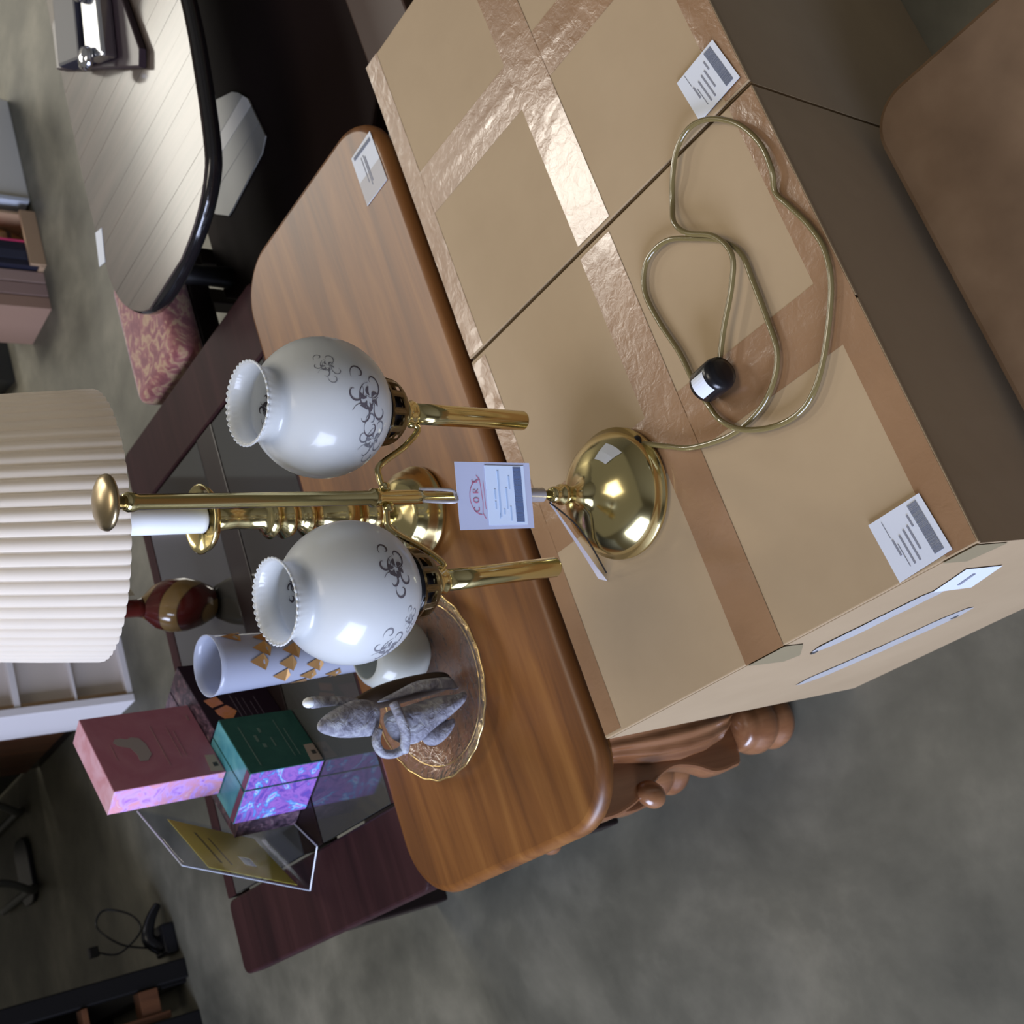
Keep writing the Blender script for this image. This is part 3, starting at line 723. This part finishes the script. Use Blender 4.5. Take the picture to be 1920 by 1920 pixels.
carve('robe_tail', [(-.040, .075), (-.033, .028), (-.047, .034), (-.060, .056), (-.056, .074)], .009, STONE, -.004)
b = B(); tube(b, catmull([FO+fr*x+fu*z+fv*d for x, z, d in ((-.004, .118, -.016), (-.02, .116, -.021), (-.04, .109, -.018), (-.060, .106, -.006))], 5), .006, 10); obj('arm', b, STONE, FG, smooth=True)
b = B(); tube(b, catmull([FO+fr*x+fu*z+fv*d for x, z, d in ((-.030, .138, -.008), (-.044, .143, -.008), (-.057, .136, -.006), (-.061, .120, -.004), (-.058, .107, -.006))], 5), .0052, 10); obj('arm', b, STONE, FG, smooth=True)
b = B(); tube(b, catmull([FO+fr*x+fu*z+fv*d for x, z, d in ((.004, .150, .01), (.008, .175, .014), (.010, .205, .016))], 5), lambda q: .004+.003*q, 10); rod = obj('rod', b, STONE, FG, smooth=True)
b = B(); blob(b, FO+fr*.0105+fu*.209+fv*.016, (.006, .006, .0075), 14, 8); obj('pale_tip', b, CANDLE, rod, smooth=True)
# frosted vase
VC = Vector((.255, .832, OZ))
b = B(); lathe(b, [(0, 0), (.028, 0), (.029, .004), (.033, .15), (.0365, .245), (.038, .253), (.0365, .253), (.0345, .243), (.031, .15), (.027, .006), (0, .006)], VC, 56)
va = obj('vase', b, VASE, None, base=tuple(VC), smooth=True); tag(va, 'tall frosted cylinder vase with gold triangles at the back of the oak table', 'vase')
random.seed(11)
for k in range(22):
    b = B()
    an = radians(-170+k*37); h = .08+.14*((k*5) % 22)/21; da = .30; dh = .022
    def vp(a_, hh):
        r = .0292+(.0375-.0292)*(hh/.25)+.0004; return VC+Vector((cos(a_)*r, sin(a_)*r, hh))
    q = [b.verts.new(vp(an-da, h)), b.verts.new(vp(an, h-.004)), b.verts.new(vp(an+da, h+.002)), b.verts.new(vp(an+.05, h+dh))]; b.faces.new(q)
    obj('gold_triangle', b, GOLDF, va)
# ------------------------------------------------------------------ mahogany glass-topped table behind
MZ = .40
t = thing('glass_coffee_table', 'low dark mahogany coffee table with smoked glass panels behind the oak table', 'table', (.45, 1.26, 0))
for x0, x1 in ((-.056, .070), (.825, .952)):
    P = rrect(x0, .958, x1, 1.554, .016, 4); b = B(); slab(b, P, MZ-.03, MZ, .004); obj('end_board', b, MAHO, t)
b = B(); box(b, (.074, 1.522, MZ-.03), (.821, 1.552, MZ-.001), .002); obj('rail', b, MAHO, t)
b = B(); box(b, (.074, 1.200, MZ-.03), (.821, 1.262, MZ-.001), .002); obj('rail', b, MAHOD, t)
b = B(); box(b, (.074, .960, MZ-.03), (.821, .990, MZ-.001), .002); obj('rail', b, MAHO, t)
for y0, y1 in ((.992, 1.198), (1.264, 1.520)):
    b = B(); box(b, (.075, y0, MZ-.010), (.820, y1, MZ-.002), .001); obj('glass_panel', b, TGLASS, t)
for x in (-.035, .885):
    for y in (.98, 1.49):
        b = B(); box(b, (x, y, 0), (x+.045, y+.045, MZ-.03), .004); obj('leg', b, MAHOD, t)
b = B(); box(b, (-.02, 1.0, .10), (.91, 1.51, .12), .003); obj('lower_shelf', b, MAHOD, t)
# ------------------------------------------------------------------ gift boxes
e1 = Vector((.876, .482, 0)); e2 = Vector((-.482, .876, 0)); e3 = Vector((0, 0, 1))
def gift(name, label, O, w_, d_, h_, body, front, top, group='book-shaped gift boxes on the glass table'):
    O = Vector(O); c = O+e1*w_/2+e2*d_/2
    g = thing(name, label, 'box', (c.x, c.y, O.z), group)
    b = B(); obox(b, O+e2*.0012, e1*w_, e2*(d_-.0012), e3*(h_-.0012), .0012); obj('body', b, body, g)
    b = B(); obox(b, O, e1*w_, e2*.0015, e3*h_); f = obj('front_cover', b, front, g)
    b = B(); obox(b, O+e3*(h_-.001)+e2*.0016, e1*w_, e2*(d_-.0016), e3*.0014); tp = obj('top_edge', b, top, g)
    return g, f, tp
def fpatch(f, O, pts, m, name, t_=.0004):
    O = Vector(O); b = B(); prism(b, [O+e1*x+e3*z-e2*.0003 for x, z in pts], -e2*t_); return obj(name, b, m, f)
def ftext(f, O, rects, m, name='printed_text'):
    O = Vector(O); b = B()
    for x0, z0, x1, z1 in rects: prism(b, [O+e1*x0+e3*z0-e2*.0003, O+e1*x1+e3*z0-e2*.0003, O+e1*x1+e3*z1-e2*.0003, O+e1*x0+e3*z1-e2*.0003], -e2*.0003)
    return obj(name, b, m, f)
G0 = Vector((.185, 1.129, MZ))
G0z = G0.copy()
g1, f1, tp1 = gift('gift_box', 'thin green gift box standing in front of the violet-sided one', G0, .117, .034, .124, BLUSIDE, GREENF, TEAL)
fpatch(f1, G0, [(.003, .001), (.038, .001), (.038, .017), (.003, .021)], LBL, 'beige_label'); fpatch(f1, G0, [(.016, .005), (.024, .005), (.024, .012), (.016, .012)], DOT, 'label_mark', .0008)
ftext(f1, G0, [(.012, .101, .096, .1025), (.060, .082, .074, .086), (.046, .075, .054, .080), (.045, .060, .065, .062), (.078, .070, .088, .074), (.020, .040, .100, .041), (.020, .031, .080, .032)], FINT)
b = B(); obox(b, G0+e3*.1245+e2*.002, e1*.011, e2*.031, e3*.0008); obj('maroon_edge', b, MAROON, tp1)
O2 = G0+e2*.0355
g2, f2, tp2 = gift('gift_box', 'thicker green gift box behind the thin green one, carrying the pink box', O2, .117, .067, .124, BLUSIDE, GREENF, TEAL)
b = B(); obox(b, O2+e3*.1252+e2*.002, e1*.011, e2*.063, e3*.0003); obj('maroon_edge', b, MAROON, tp2)
O3 = G0+e1*.121+e2*.022
g3, f3, tp3 = gift('gift_box', 'black and violet gift box with orange squares on its front beside the green ones', O3, .15, .05, .124, DARKTOP, DARKF, DARKTOP)
fpatch(f3, O3, [(.064, .115), (.070, .092), (.052, .086), (.046, .108)], ORNG, 'orange_square'); fpatch(f3, O3, [(.040, .106), (.048, .083), (.032, .072), (.018, .084), (.019, .098), (.030, .105)], ORNG, 'orange_square')
ftext(f3, O3, [(.012, .068, .070, .0695), (.020, .060, .062, .061), (.012, .050, .060, .051), (.020, .040, .050, .041), (.014, .030, .060, .031)], mat('violet_ink', (.12, .09, .12), .5))
O5 = G0+e1*.121+e2*.0735
g5, f5, tp5 = gift('gift_box', 'dark marbled gift box half hidden beneath the pink box', O5, .15, .05, .124, DARKTOP, DARKF, DARKTOP)
O6 = G0+e1*.010+e2*.1045
g6, f6, tp6 = gift('gift_box', 'dark violet gift box standing behind the thicker green one', O6, .105, .042, .105, DARKTOP, DARKF, DARKTOP)
OP = Vector((.211, 1.199, MZ+.1258))
gp, fp, tpp = gift('gift_box', 'rose pink gift box with a grey animal figure, standing on top of the others', OP, .152, .046, .172, PINKSIDE, PINKF, PINKTOP)
fpatch(fp, OP, [(.100, .137), (.101, .128), (.097, .119), (.100, .112), (.096, .101), (.082, .095), (.060, .094), (.048, .104), (.049, .116), (.062, .115), (.078, .120), (.086, .136), (.094, .141)], GREYP, 'printed_figure')
fpatch(fp, OP, [(.003, .002), (.038, .003), (.040, .018), (.006, .022)], LBL, 'beige_label'); fpatch(fp, OP, [(.014, .006), (.022, .006), (.022, .013), (.014, .013)], DOT, 'label_mark', .0008)
ftext(fp, OP, [(.030, .0750, .118, .0765), (.058, .146, .090, .147), (.045, .052, .110, .053), (.045, .044, .100, .045), (.118, .010, .130, .013)], FINP)
# ------------------------------------------------------------------ acrylic sign holder with a yellow sheet
t = thing('sign_holder', 'leaning clear acrylic sign holder with a yellow printed sheet beside the gift boxes', 'sign', (.07, 1.28, MZ))
q = Vector((.707, .707, 0)); BL = Vector((.019, 1.268, MZ+.002)); ld = Vector((.067, -.088, .232)); ft = Vector((.055, -.055, 0))
nn = q.cross(ld).normalized()
b = B(); obox(b, BL, q*.156, ld, nn*.0026, .0006); obj('back_panel', b, ACRYL, t)
b = B(); obox(b, BL+nn*.0036, q*.156, ld, nn*.0020, .0006); obj('front_panel', b, ACRYL, t)
b = B(); obox(b, BL+e3*-.0015, q*.156, ft, e3*.003, .0006); obj('foot', b, ACRYL, t)
EDGE = mat('acrylic_edge', (.42, .45, .52), .15, spec=.8)
b = B()
for p0, p1 in ((BL, BL+ld), (BL+ld, BL+ld+q*.156), (BL, BL+ft), (BL+ft, BL+ft+q*.09)): tube(b, [p0+nn*.0012, p1+nn*.0012], .0013, 6)
obj('polished_edge', b, EDGE, t)
b = B(); obox(b, BL+nn*.0029+ld*.10+q*.006, q*.142, ld*.70, nn*.0004); ys = obj('yellow_sheet', b, YEL, t)
b = B(); obox(b, BL+nn*.0033+ld*.34+q*.040, q*.026, ld*.10, nn*.0002); obj('printed_emblem', b, BLACKP, ys)
b = B(); obox(b, BL+nn*.0033+ld*.64+q*.03, q*.09, ld*.02, nn*.0002); obox(b, BL+nn*.0033+ld*.56+q*.03, q*.08, ld*.015, nn*.0002); obj('printed_text', b, mat('olive_ink', (.22, .18, .03), .6), ys)
# ------------------------------------------------------------------ red and amber lamp vase on the glass table
RC = Vector((.545, 1.345, MZ))
t = thing('ceramic_lamp', 'dark red and amber glazed vase lamp with a flared black top on glass table', 'lamp', tuple(RC))
b = B(); seg = 64; prof = [(0, 0), (.022, 0), (.030, .006), (.040, .028), (.046, .055), (.045, .082), (.036, .106), (.022, .122), (.017, .130)]
u, v, a = frame((0, 0, 1)); rings = [[b.verts.new(RC+Vector((r*cos(2*pi*k/seg), r*sin(2*pi*k/seg), h))) for k in range(seg)] for r, h in prof]
for i in range(len(rings)-1):
    for k in range(seg):
        f = b.faces.new([rings[i][k], rings[i][(k+1) % seg], rings[i+1][(k+1) % seg], rings[i+1][k]])
        ph = (k/seg*2+prof[i][1]*6.5) % 1.0; f.material_index = 0
bmesh.ops.remove_doubles(b, verts=b.verts, dist=1e-6); obj('body', b, SWIRL, t, smooth=True)
b = B(); lathe(b, [(.017, .130), (.015, .140), (.0155, .170), (.017, .176)], RC, 32); obj('neck', b, REDG, t, smooth=True)
b = B(); lathe(b, [(.017, .176), (.024, .186), (.033, .200), (.034, .205), (.020, .206), (.0, .206)], RC, 32); obj('flared_top', b, DARKG, t, smooth=True)
b = B(); prism(b, [RC+Vector(p) for p in ((.022, -.004, .138), (.060, .004, .150), (.052, .008, .19), (.024, .004, .197))], (.001, .003, 0)); pp = obj('paper_tag', b, mat('ivory_paper', (.50, .46, .36), .6), t)
# ------------------------------------------------------------------ oval plank table with its things
RZ = .50
out = [(1.345, .771), (1.238, .787), (1.109, .818), (1.057, .847), (1.016, .912), (.992, 1.008), (.990, 1.098), (1.018, 1.168), (1.088, 1.228), (1.194, 1.248), (1.352, 1.252), (1.567, 1.240), (1.80, 1.222), (1.96, 1.19), (2.05, 1.10), (2.06, .99), (2.02, .88), (1.92, .80), (1.75, .765), (1.55, .760)]
P = catmull([(x, y, 0) for x, y in out], 5, True)[::-1]
P = [(p.x, p.y) for p in P]
ar = sum(P[i-1][0]*P[i][1]-P[i][0]*P[i-1][1] for i in range(len(P)))
if ar < 0: P = P[::-1]
t = thing('oval_table', 'dark oval plank-topped table with glossy black edge behind the cardboard boxes', 'table', (1.5, 1.0, 0))
b = B(); slab(b, P, RZ-.03, RZ-.004, .008); obj('table_edge', b, mat('glossy_black_edge', (.010, .009, .010), .12, coat=.5), t, smooth=True)
# planks clipped to the inside of the outline
def inside(poly, x):
    ys = []
    for i in range(len(poly)):
        (xa, ya), (xb, yb) = poly[i-1], poly[i]
        if (xa <= x < xb) or (xb <= x < xa): ys.append(ya+(yb-ya)*(x-xa)/(xb-xa))
    return (min(ys), max(ys)) if len(ys) >= 2 else None
x = .998; pw = .052
while x < 2.05:
    xs = [x+.0003+(pw-.0006)*k/5 for k in range(6)]; lo = []; hi = []
    for q_ in xs:
        r = inside(P, q_)
        if r and r[1]-r[0] > .03: lo.append((q_, r[0]+.010)); hi.append((q_, r[1]-.008))
    if len(lo) > 2:
        b = B(); prism(b, [(p[0], p[1], RZ-.004) for p in lo]+[(p[0], p[1], RZ-.004) for p in hi[::-1]], (0, 0, .0035+random.random()*.0005), 0); obj('plank', b, DARKW, t)
    x += pw
for x_, y_ in ((1.66, .83), (1.12, 1.17), (1.96, .89), (1.92, 1.14)):
    b = B(); lathe(b, [(.0, 0), (.020, 0), (.026, .04), (.018, .10), (.022, .24), (.018, .36), (.026, RZ-.03)], (x_, y_, 0), 20); obj('leg', b, BLKW, t, smooth=True)
P8 = [(1.02, .70), (1.10, .62), (1.95, .62), (2.05, .72), (2.05, 1.10), (1.96, 1.205), (1.10, 1.205), (1.02, 1.10)]
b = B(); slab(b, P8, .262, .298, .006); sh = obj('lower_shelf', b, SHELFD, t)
reflection_outline = [(1.443, 1.055), (1.402, .981), (1.355, .95), (1.241, .931), (1.218, 1.111), (1.269, 1.168), (1.36, 1.18)][::-1]  # ceiling reflection built as flat grey strips, the pale one its skylight
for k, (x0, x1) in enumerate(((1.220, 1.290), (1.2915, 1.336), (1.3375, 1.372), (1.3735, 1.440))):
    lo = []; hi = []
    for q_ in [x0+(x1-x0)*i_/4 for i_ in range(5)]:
        r = inside(reflection_outline, q_)
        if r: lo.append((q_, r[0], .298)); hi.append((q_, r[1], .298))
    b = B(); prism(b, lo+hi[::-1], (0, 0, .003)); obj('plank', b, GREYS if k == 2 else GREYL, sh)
b = B(); prism(b, [(1.240, 1.218, RZ), (1.178, 1.236, RZ), (1.186, 1.262, RZ), (1.250, 1.246, RZ)], (0, 0, .0007)); tg = obj('white_sticker', b, PAPER, t)
# tray with silver device
t = thing('tray', 'dark glass tray with rounded corners on the oval plank table', 'tray', (1.5, 1.06, RZ+.0008))
b = B(); slab(b, [(1.350, .930), (1.375, .912), (1.62, .935), (1.72, .99), (1.70, 1.19), (1.61, 1.215)][::1], RZ+.0008, RZ+.014, .003); obj('tray_base', b, mat('tray_glass', (.035, .022, .028), .35), t)
t = thing('tape_dispenser', 'chrome and black device with a ring end lying on the dark tray', 'device', (1.5, 1.06, RZ+.0142))
b = B(); obox(b, (1.42, .985, RZ+.0148), (.045, .062, 0), (.20, -.06, 0), (0, 0, .028), .006); obj('silver_bar', b, CHROME, t)
b = B(); obox(b, (1.475, 1.055, RZ+.0148), (.060, .085, 0), (.16, -.05, 0), (0, 0, .034), .006); obj('dark_body', b, NAVY, t)
b = B(); lathe(b, [(.019, 0), (.026, 0), (.026, .012), (.019, .012), (.019, 0)], (1.575, .985, RZ+.044), 32, cap=False); obj('ring', b, CHROME, t, smooth=True)
b = B(); lathe(b, [(0, 0), (.020, 0), (.022, .006), (.018, .014), (0, .018)], (1.452, 1.03, RZ+.0435), 24); obj('silver_knob', b, CHROME, t, smooth=True)
# purple cloth heap
b = B()
bmesh.ops.create_icosphere(b, subdivisions=4, radius=1)
for vtx in b.verts:
    p = vtx.co.copy(); d = 1+.22*noise.noise(p*2.1)+.08*noise.noise(p*6)
    vtx.co = Vector((1.93+.17*p.x*d, 1.08+.16*p.y*d, RZ+.056+.055*p.z*d))
    if vtx.co.z < RZ+.001: vtx.co.z = RZ+.001
cl = obj('cloth', b, PURP, None, base=(1.93, 1.08, RZ), smooth=True); tag(cl, 'crumpled dark purple cloth heaped on the far end of the oval table', 'cloth')
t = thing('chest', 'low red-brown wooden chest behind the right cardboard box', 'chest', (1.5, .55, 0))
b = B(); box(b, (1.00, .505, .02), (2.0, .60, .30), .004); obj('body', b, REDW, t)
b = B(); box(b, (.99, .497, .30), (2.01, .612, .318), .004); obj('lid', b, REDW, t)
b = B(); box(b, (1.01, .515, 0), (1.99, .59, .02)); obj('plinth', b, MAHOD, t)
# floral stool
t = thing('upholstered_stool', 'stool cushioned in red and gold floral fabric under the oval table tip', 'stool', (1.15, 1.36, 0))
b = B(); box(b, (.975, 1.215, .355), (1.25, 1.405, .42), .026, 5); obj('cushion', b, FLORAL, t, smooth=True)
b = B(); box(b, (.985, 1.225, .31), (1.24, 1.395, .355), .004); obj('seat_frame', b, MAHOD, t)
for x in (.99, 1.20):
    for y in (1.23, 1.35):
        b = B(); box(b, (x, y, 0), (x+.035, y+.035, .31), .003); obj('leg', b, MAHOD, t)
# ------------------------------------------------------------------ far things
# cream bookcase
t = thing('bookcase', 'cream painted bookcase with open shelves standing behind the gift boxes', 'bookcase', (1.15, 2.8, 0))
bx0, bx1, by0, by1, bh = .800, 1.34, 2.655, 2.86, 1.25
b = B(); box(b, (bx0, by0, .0), (bx0+.022, by1, bh), .002); obj('side_panel', b, CREAML, t)
b = B(); box(b, (bx1-.022, by0, .0), (bx1, by1, bh), .002); obj('side_panel', b, CREAML, t)
b = B(); box(b, (bx0+.022, by0+.03, .0), (bx1-.022, by0+.036, bh), 0); obj('back_panel', b, CREAM, t)
b = B(); box(b, (bx0+.0221, by0+.008, .0), (bx0+.034, by0+.030, bh)); obj('stile', b, TANW, t)
for z in (.0, .155, .305, .62, .93, 1.23):
    b = B(); box(b, (bx0+.022, by0+.004, z), (bx1-.022, by0+.03, z+(.016 if z != .155 else .006)), .001); obj('shelf', b, CREAML, t)
# brown cabinet behind it
t = thing('cabinet', 'tall brown wooden cabinet with dark edge behind the cream bookcase', 'cabinet', (1.3, 3.3, 0))
b = B(); box(b, (.87, 3.10, .04), (1.75, 3.5, 1.9), .004); obj('body', b, BRNW, t)
b = B(); box(b, (.86, 3.09, 1.9), (1.76, 3.51, 1.93), .004); obj('top_board', b, MAHO, t)
b = B(); box(b, (.885, 3.094, .06), (.905, 3.10, 1.88)); obj('dark_trim', b, MAHOD, t)
b = B(); box(b, (.88, 3.11, 0), (1.74, 3.49, .04)); obj('plinth', b, MAHOD, t)
b = B(); box(b, (.90, 3.53, .02), (.94, 4.9, 1.8), .004); rd = obj('light_blocker', b, mat('light_blocker_grey', (.045, .047, .042), .6), None, base=(.92, 4.2, 0)); tag(rd, 'added dark grey light-blocking panel behind the tube-legged chair', 'partition')  # panel added to keep light off the back-left floor
# black shelf unit, upper left of the room
t = thing('shelf_unit', 'tall black shelf unit with brown inner posts standing left of the gift boxes', 'shelf', (-.35, 3.0, 0))
b = B(); box(b, (-2.0, 2.68, .0), (-.03, 2.72, 1.55), .004); obj('front_panel', b, BLKW, t)
b = B(); box(b, (-2.0, 3.28, .0), (.10, 3.32, 1.55), .004); obj('back_panel', b, BLKW, t)
b = B(); box(b, (-2.0, 2.72, 1.50), (.10, 3.28, 1.55), .004); obj('top_board', b, BLKW, t)
b = B(); box(b, (.045, 2.72, .0), (.10, 3.28, .07), .004); obj('bottom_rail', b, BLKW, t)
b = B(); box(b, (.055, 2.70, .0), (.105, 2.745, 1.50), .004); obj('post', b, BLKW, t)
b = B(); box(b, (-.028, 2.69, .07), (-.010, 2.72, 1.50), .002); obj('brown_post', b, BRNW, t)
for z in (.09, .27, .45, .63, .82, 1.0):
    b = B(); box(b, (-.0095, 2.695, z), (.052, 2.735, z+(.05 if z < .1 else .015)), .002); obj('shelf_edge', b, BRNW, t)
# small dark appliance with looped cord beside it
t = thing('appliance', 'small black appliance with looped cord standing beside the black shelf unit', 'appliance', (.19, 2.74, 0))
b = B(); box(b, (.125, 2.72, .0), (.205, 2.80, .035), .008); obj('foot', b, BLACKP, t)
b = B(); tube(b, catmull([(.15, 2.76, .03), (.18, 2.76, .06), (.225, 2.76, .045), (.26, 2.765, .015)], 6), lambda q_: .022-.012*q_, 12); obj('body', b, BLACKP, t, smooth=True)
b = B(); tube(b, catmull([(.16, 2.78, .06), (.19, 2.80, .12), (.25, 2.83, .16), (.29, 2.84, .13), (.26, 2.82, .07), (.21, 2.80, .06), (.17, 2.82, .12), (.19, 2.84, .17)], 6), .0028, 8); obj('cord', b, BLACKP, t, smooth=True)
b = B(); box(b, (.178, 2.83, .165), (.205, 2.85, .19), .003); obj('plug', b, BLACKP, t)
# chair with tube legs
t = thing('chair', 'dark upholstered chair on a bent grey tube frame beyond the brown cabinet', 'chair', (.62, 3.95, 0))
for x in (.54, .80):
    b = B(); tube(b, catmull([(x+.02, 3.62, .36), (x+.02, 3.60, .16), (x-.02, 3.63, .05), (x, 3.72, .02), (x, 4.05, .018)], 8), .013, 10); obj('tube_leg', b, mat('grey_tube', (.10, .105, .10), .4, metal=.3), t, smooth=True)
b = B(); box(b, (.45, 3.58, .36), (.87, 4.05, .44), .02, 3); obj('seat', b, NAVY, t)
b = B(); box(b, (.45, 4.0, .45), (.87, 4.06, .85), .02, 3); obj('backrest', b, NAVY, t)
b = B(); slab(b, rrect(.50, 3.70, .72, 3.84, .05), .0, .018, .003); obj('foot_plate', b, BLACKP, t)
# white bin and the crate with books
t = thing('storage_bin', 'white plastic storage bin with sloping sides at the far right', 'bin', (2.75, 2.8, 0))
b = B(); hexa(b, [(2.50, 2.61, 0), (2.92, 2.61, 0), (2.92, 3.0, 0), (2.50, 3.0, 0), (2.47, 2.58, .34), (2.95, 2.58, .34), (2.95, 3.04, .34), (2.47, 3.04, .34)], .006); obj('body', b, WPL, t)
b = B(); box(b, (2.46, 2.57, .34), (2.96, 3.05, .355), .004); obj('rim', b, WPL, t)
b = B(); hexa(b, [(2.485, 2.60, .01), (2.50, 2.60, .01), (2.50, 2.99, .01), (2.485, 2.99, .01), (2.455, 2.57, .34), (2.47, 2.57, .34), (2.47, 3.03, .34), (2.455, 3.03, .34)], 0); obj('corner_rib', b, PAPER, t)
t = thing('crate', 'open tan wooden crate of books and bowls beside the white bin', 'crate', (2.35, 2.78, 0))
b = B(); box(b, (2.235, 2.60, 0), (2.445, 3.0, .018), .002); obj('bottom', b, TANW, t)
b = B(); box(b, (2.235, 2.595, .0), (2.445, 2.607, .05), .002); obj('front_board', b, TANW, t)
b = B(); box(b, (2.433, 2.607, .018), (2.445, 3.0, .22), .002); obj('side_board', b, TANW, t)
b = B(); box(b, (2.235, 2.988, .018), (2.433, 3.0, .30), .002); obj('back_board', b, TANW, t)
def book(x0, x1, h, m, lab, z0=.018, y0=2.612):
    b = B(); box(b, (x0, y0, z0), (x1, y0+.20, z0+h), .002); o = obj('book', b, m, None, base=((x0+x1)/2, y0+.1, z0)); tag(o, lab, 'book', 'books in and beside the tan crate')
book(2.330, 2.338, .30, PINKB, 'thin hot-pink book standing upright in the tan crate')
book(2.300, 2.328, .29, NAVY, 'black book standing left of the thin pink one in the tan crate')
book(2.262, 2.298, .285, mat('slate_cover', (.035, .038, .065), .4), 'thick slate-blue book standing in the tan crate')
book(2.238, 2.260, .28, NAVY, 'narrow black book at the left end of the tan crate')
for k, (a_, c_) in enumerate(((2.190, 2.232), (2.140, 2.186), (2.092, 2.136))):
    book(a_, c_, .30-.02*k, [PPNK, mat('dusty_pink_cover_dark', (.32, .21, .18), .6), mat('tan_cover', (.34, .21, .15), .6)][k], ['dusty pink book standing just left of the tan crate', 'darker pink book second to the left of the tan crate', 'tan book farthest left of the tan crate, standing'][k], .0, 2.63)
t = thing('bowl', 'small amber and brown bowl standing in the tan crate', 'bowl', (2.385, 2.70, .018))
b = B(); lathe(b, [(0, 0), (.022, 0), (.026, .008), (.042, .05), (.045, .085), (.042, .085), (.038, .05), (.02, .014), (0, .012)], (2.385, 2.70, .018), 32); obj('body', b, AMBG, t, smooth=True)
b = B(); lathe(b, [(.0430, .0), (.0440, .014)], (2.385, 2.70, .066), 32, cap=False); obj('brown_band', b, STONED, t, smooth=True)
t = thing('storage_case', 'dark grey case with black edge lying left of the books on the floor', 'case', (2.2, 3.2, 0))
b = B(); prism(b, [(2.08, 3.03, .0), (2.30, 3.04, .0), (2.55, 3.6, 0), (2.22, 3.7, 0)], (0, 0, .07)); obj('body', b, mat('case_grey', (.05, .055, .055), .4), t)
b = B(); tube(b, [(2.08, 3.03, .072), (2.22, 3.7, .072)], .012, 8); obj('black_edge', b, BLACKP, t)
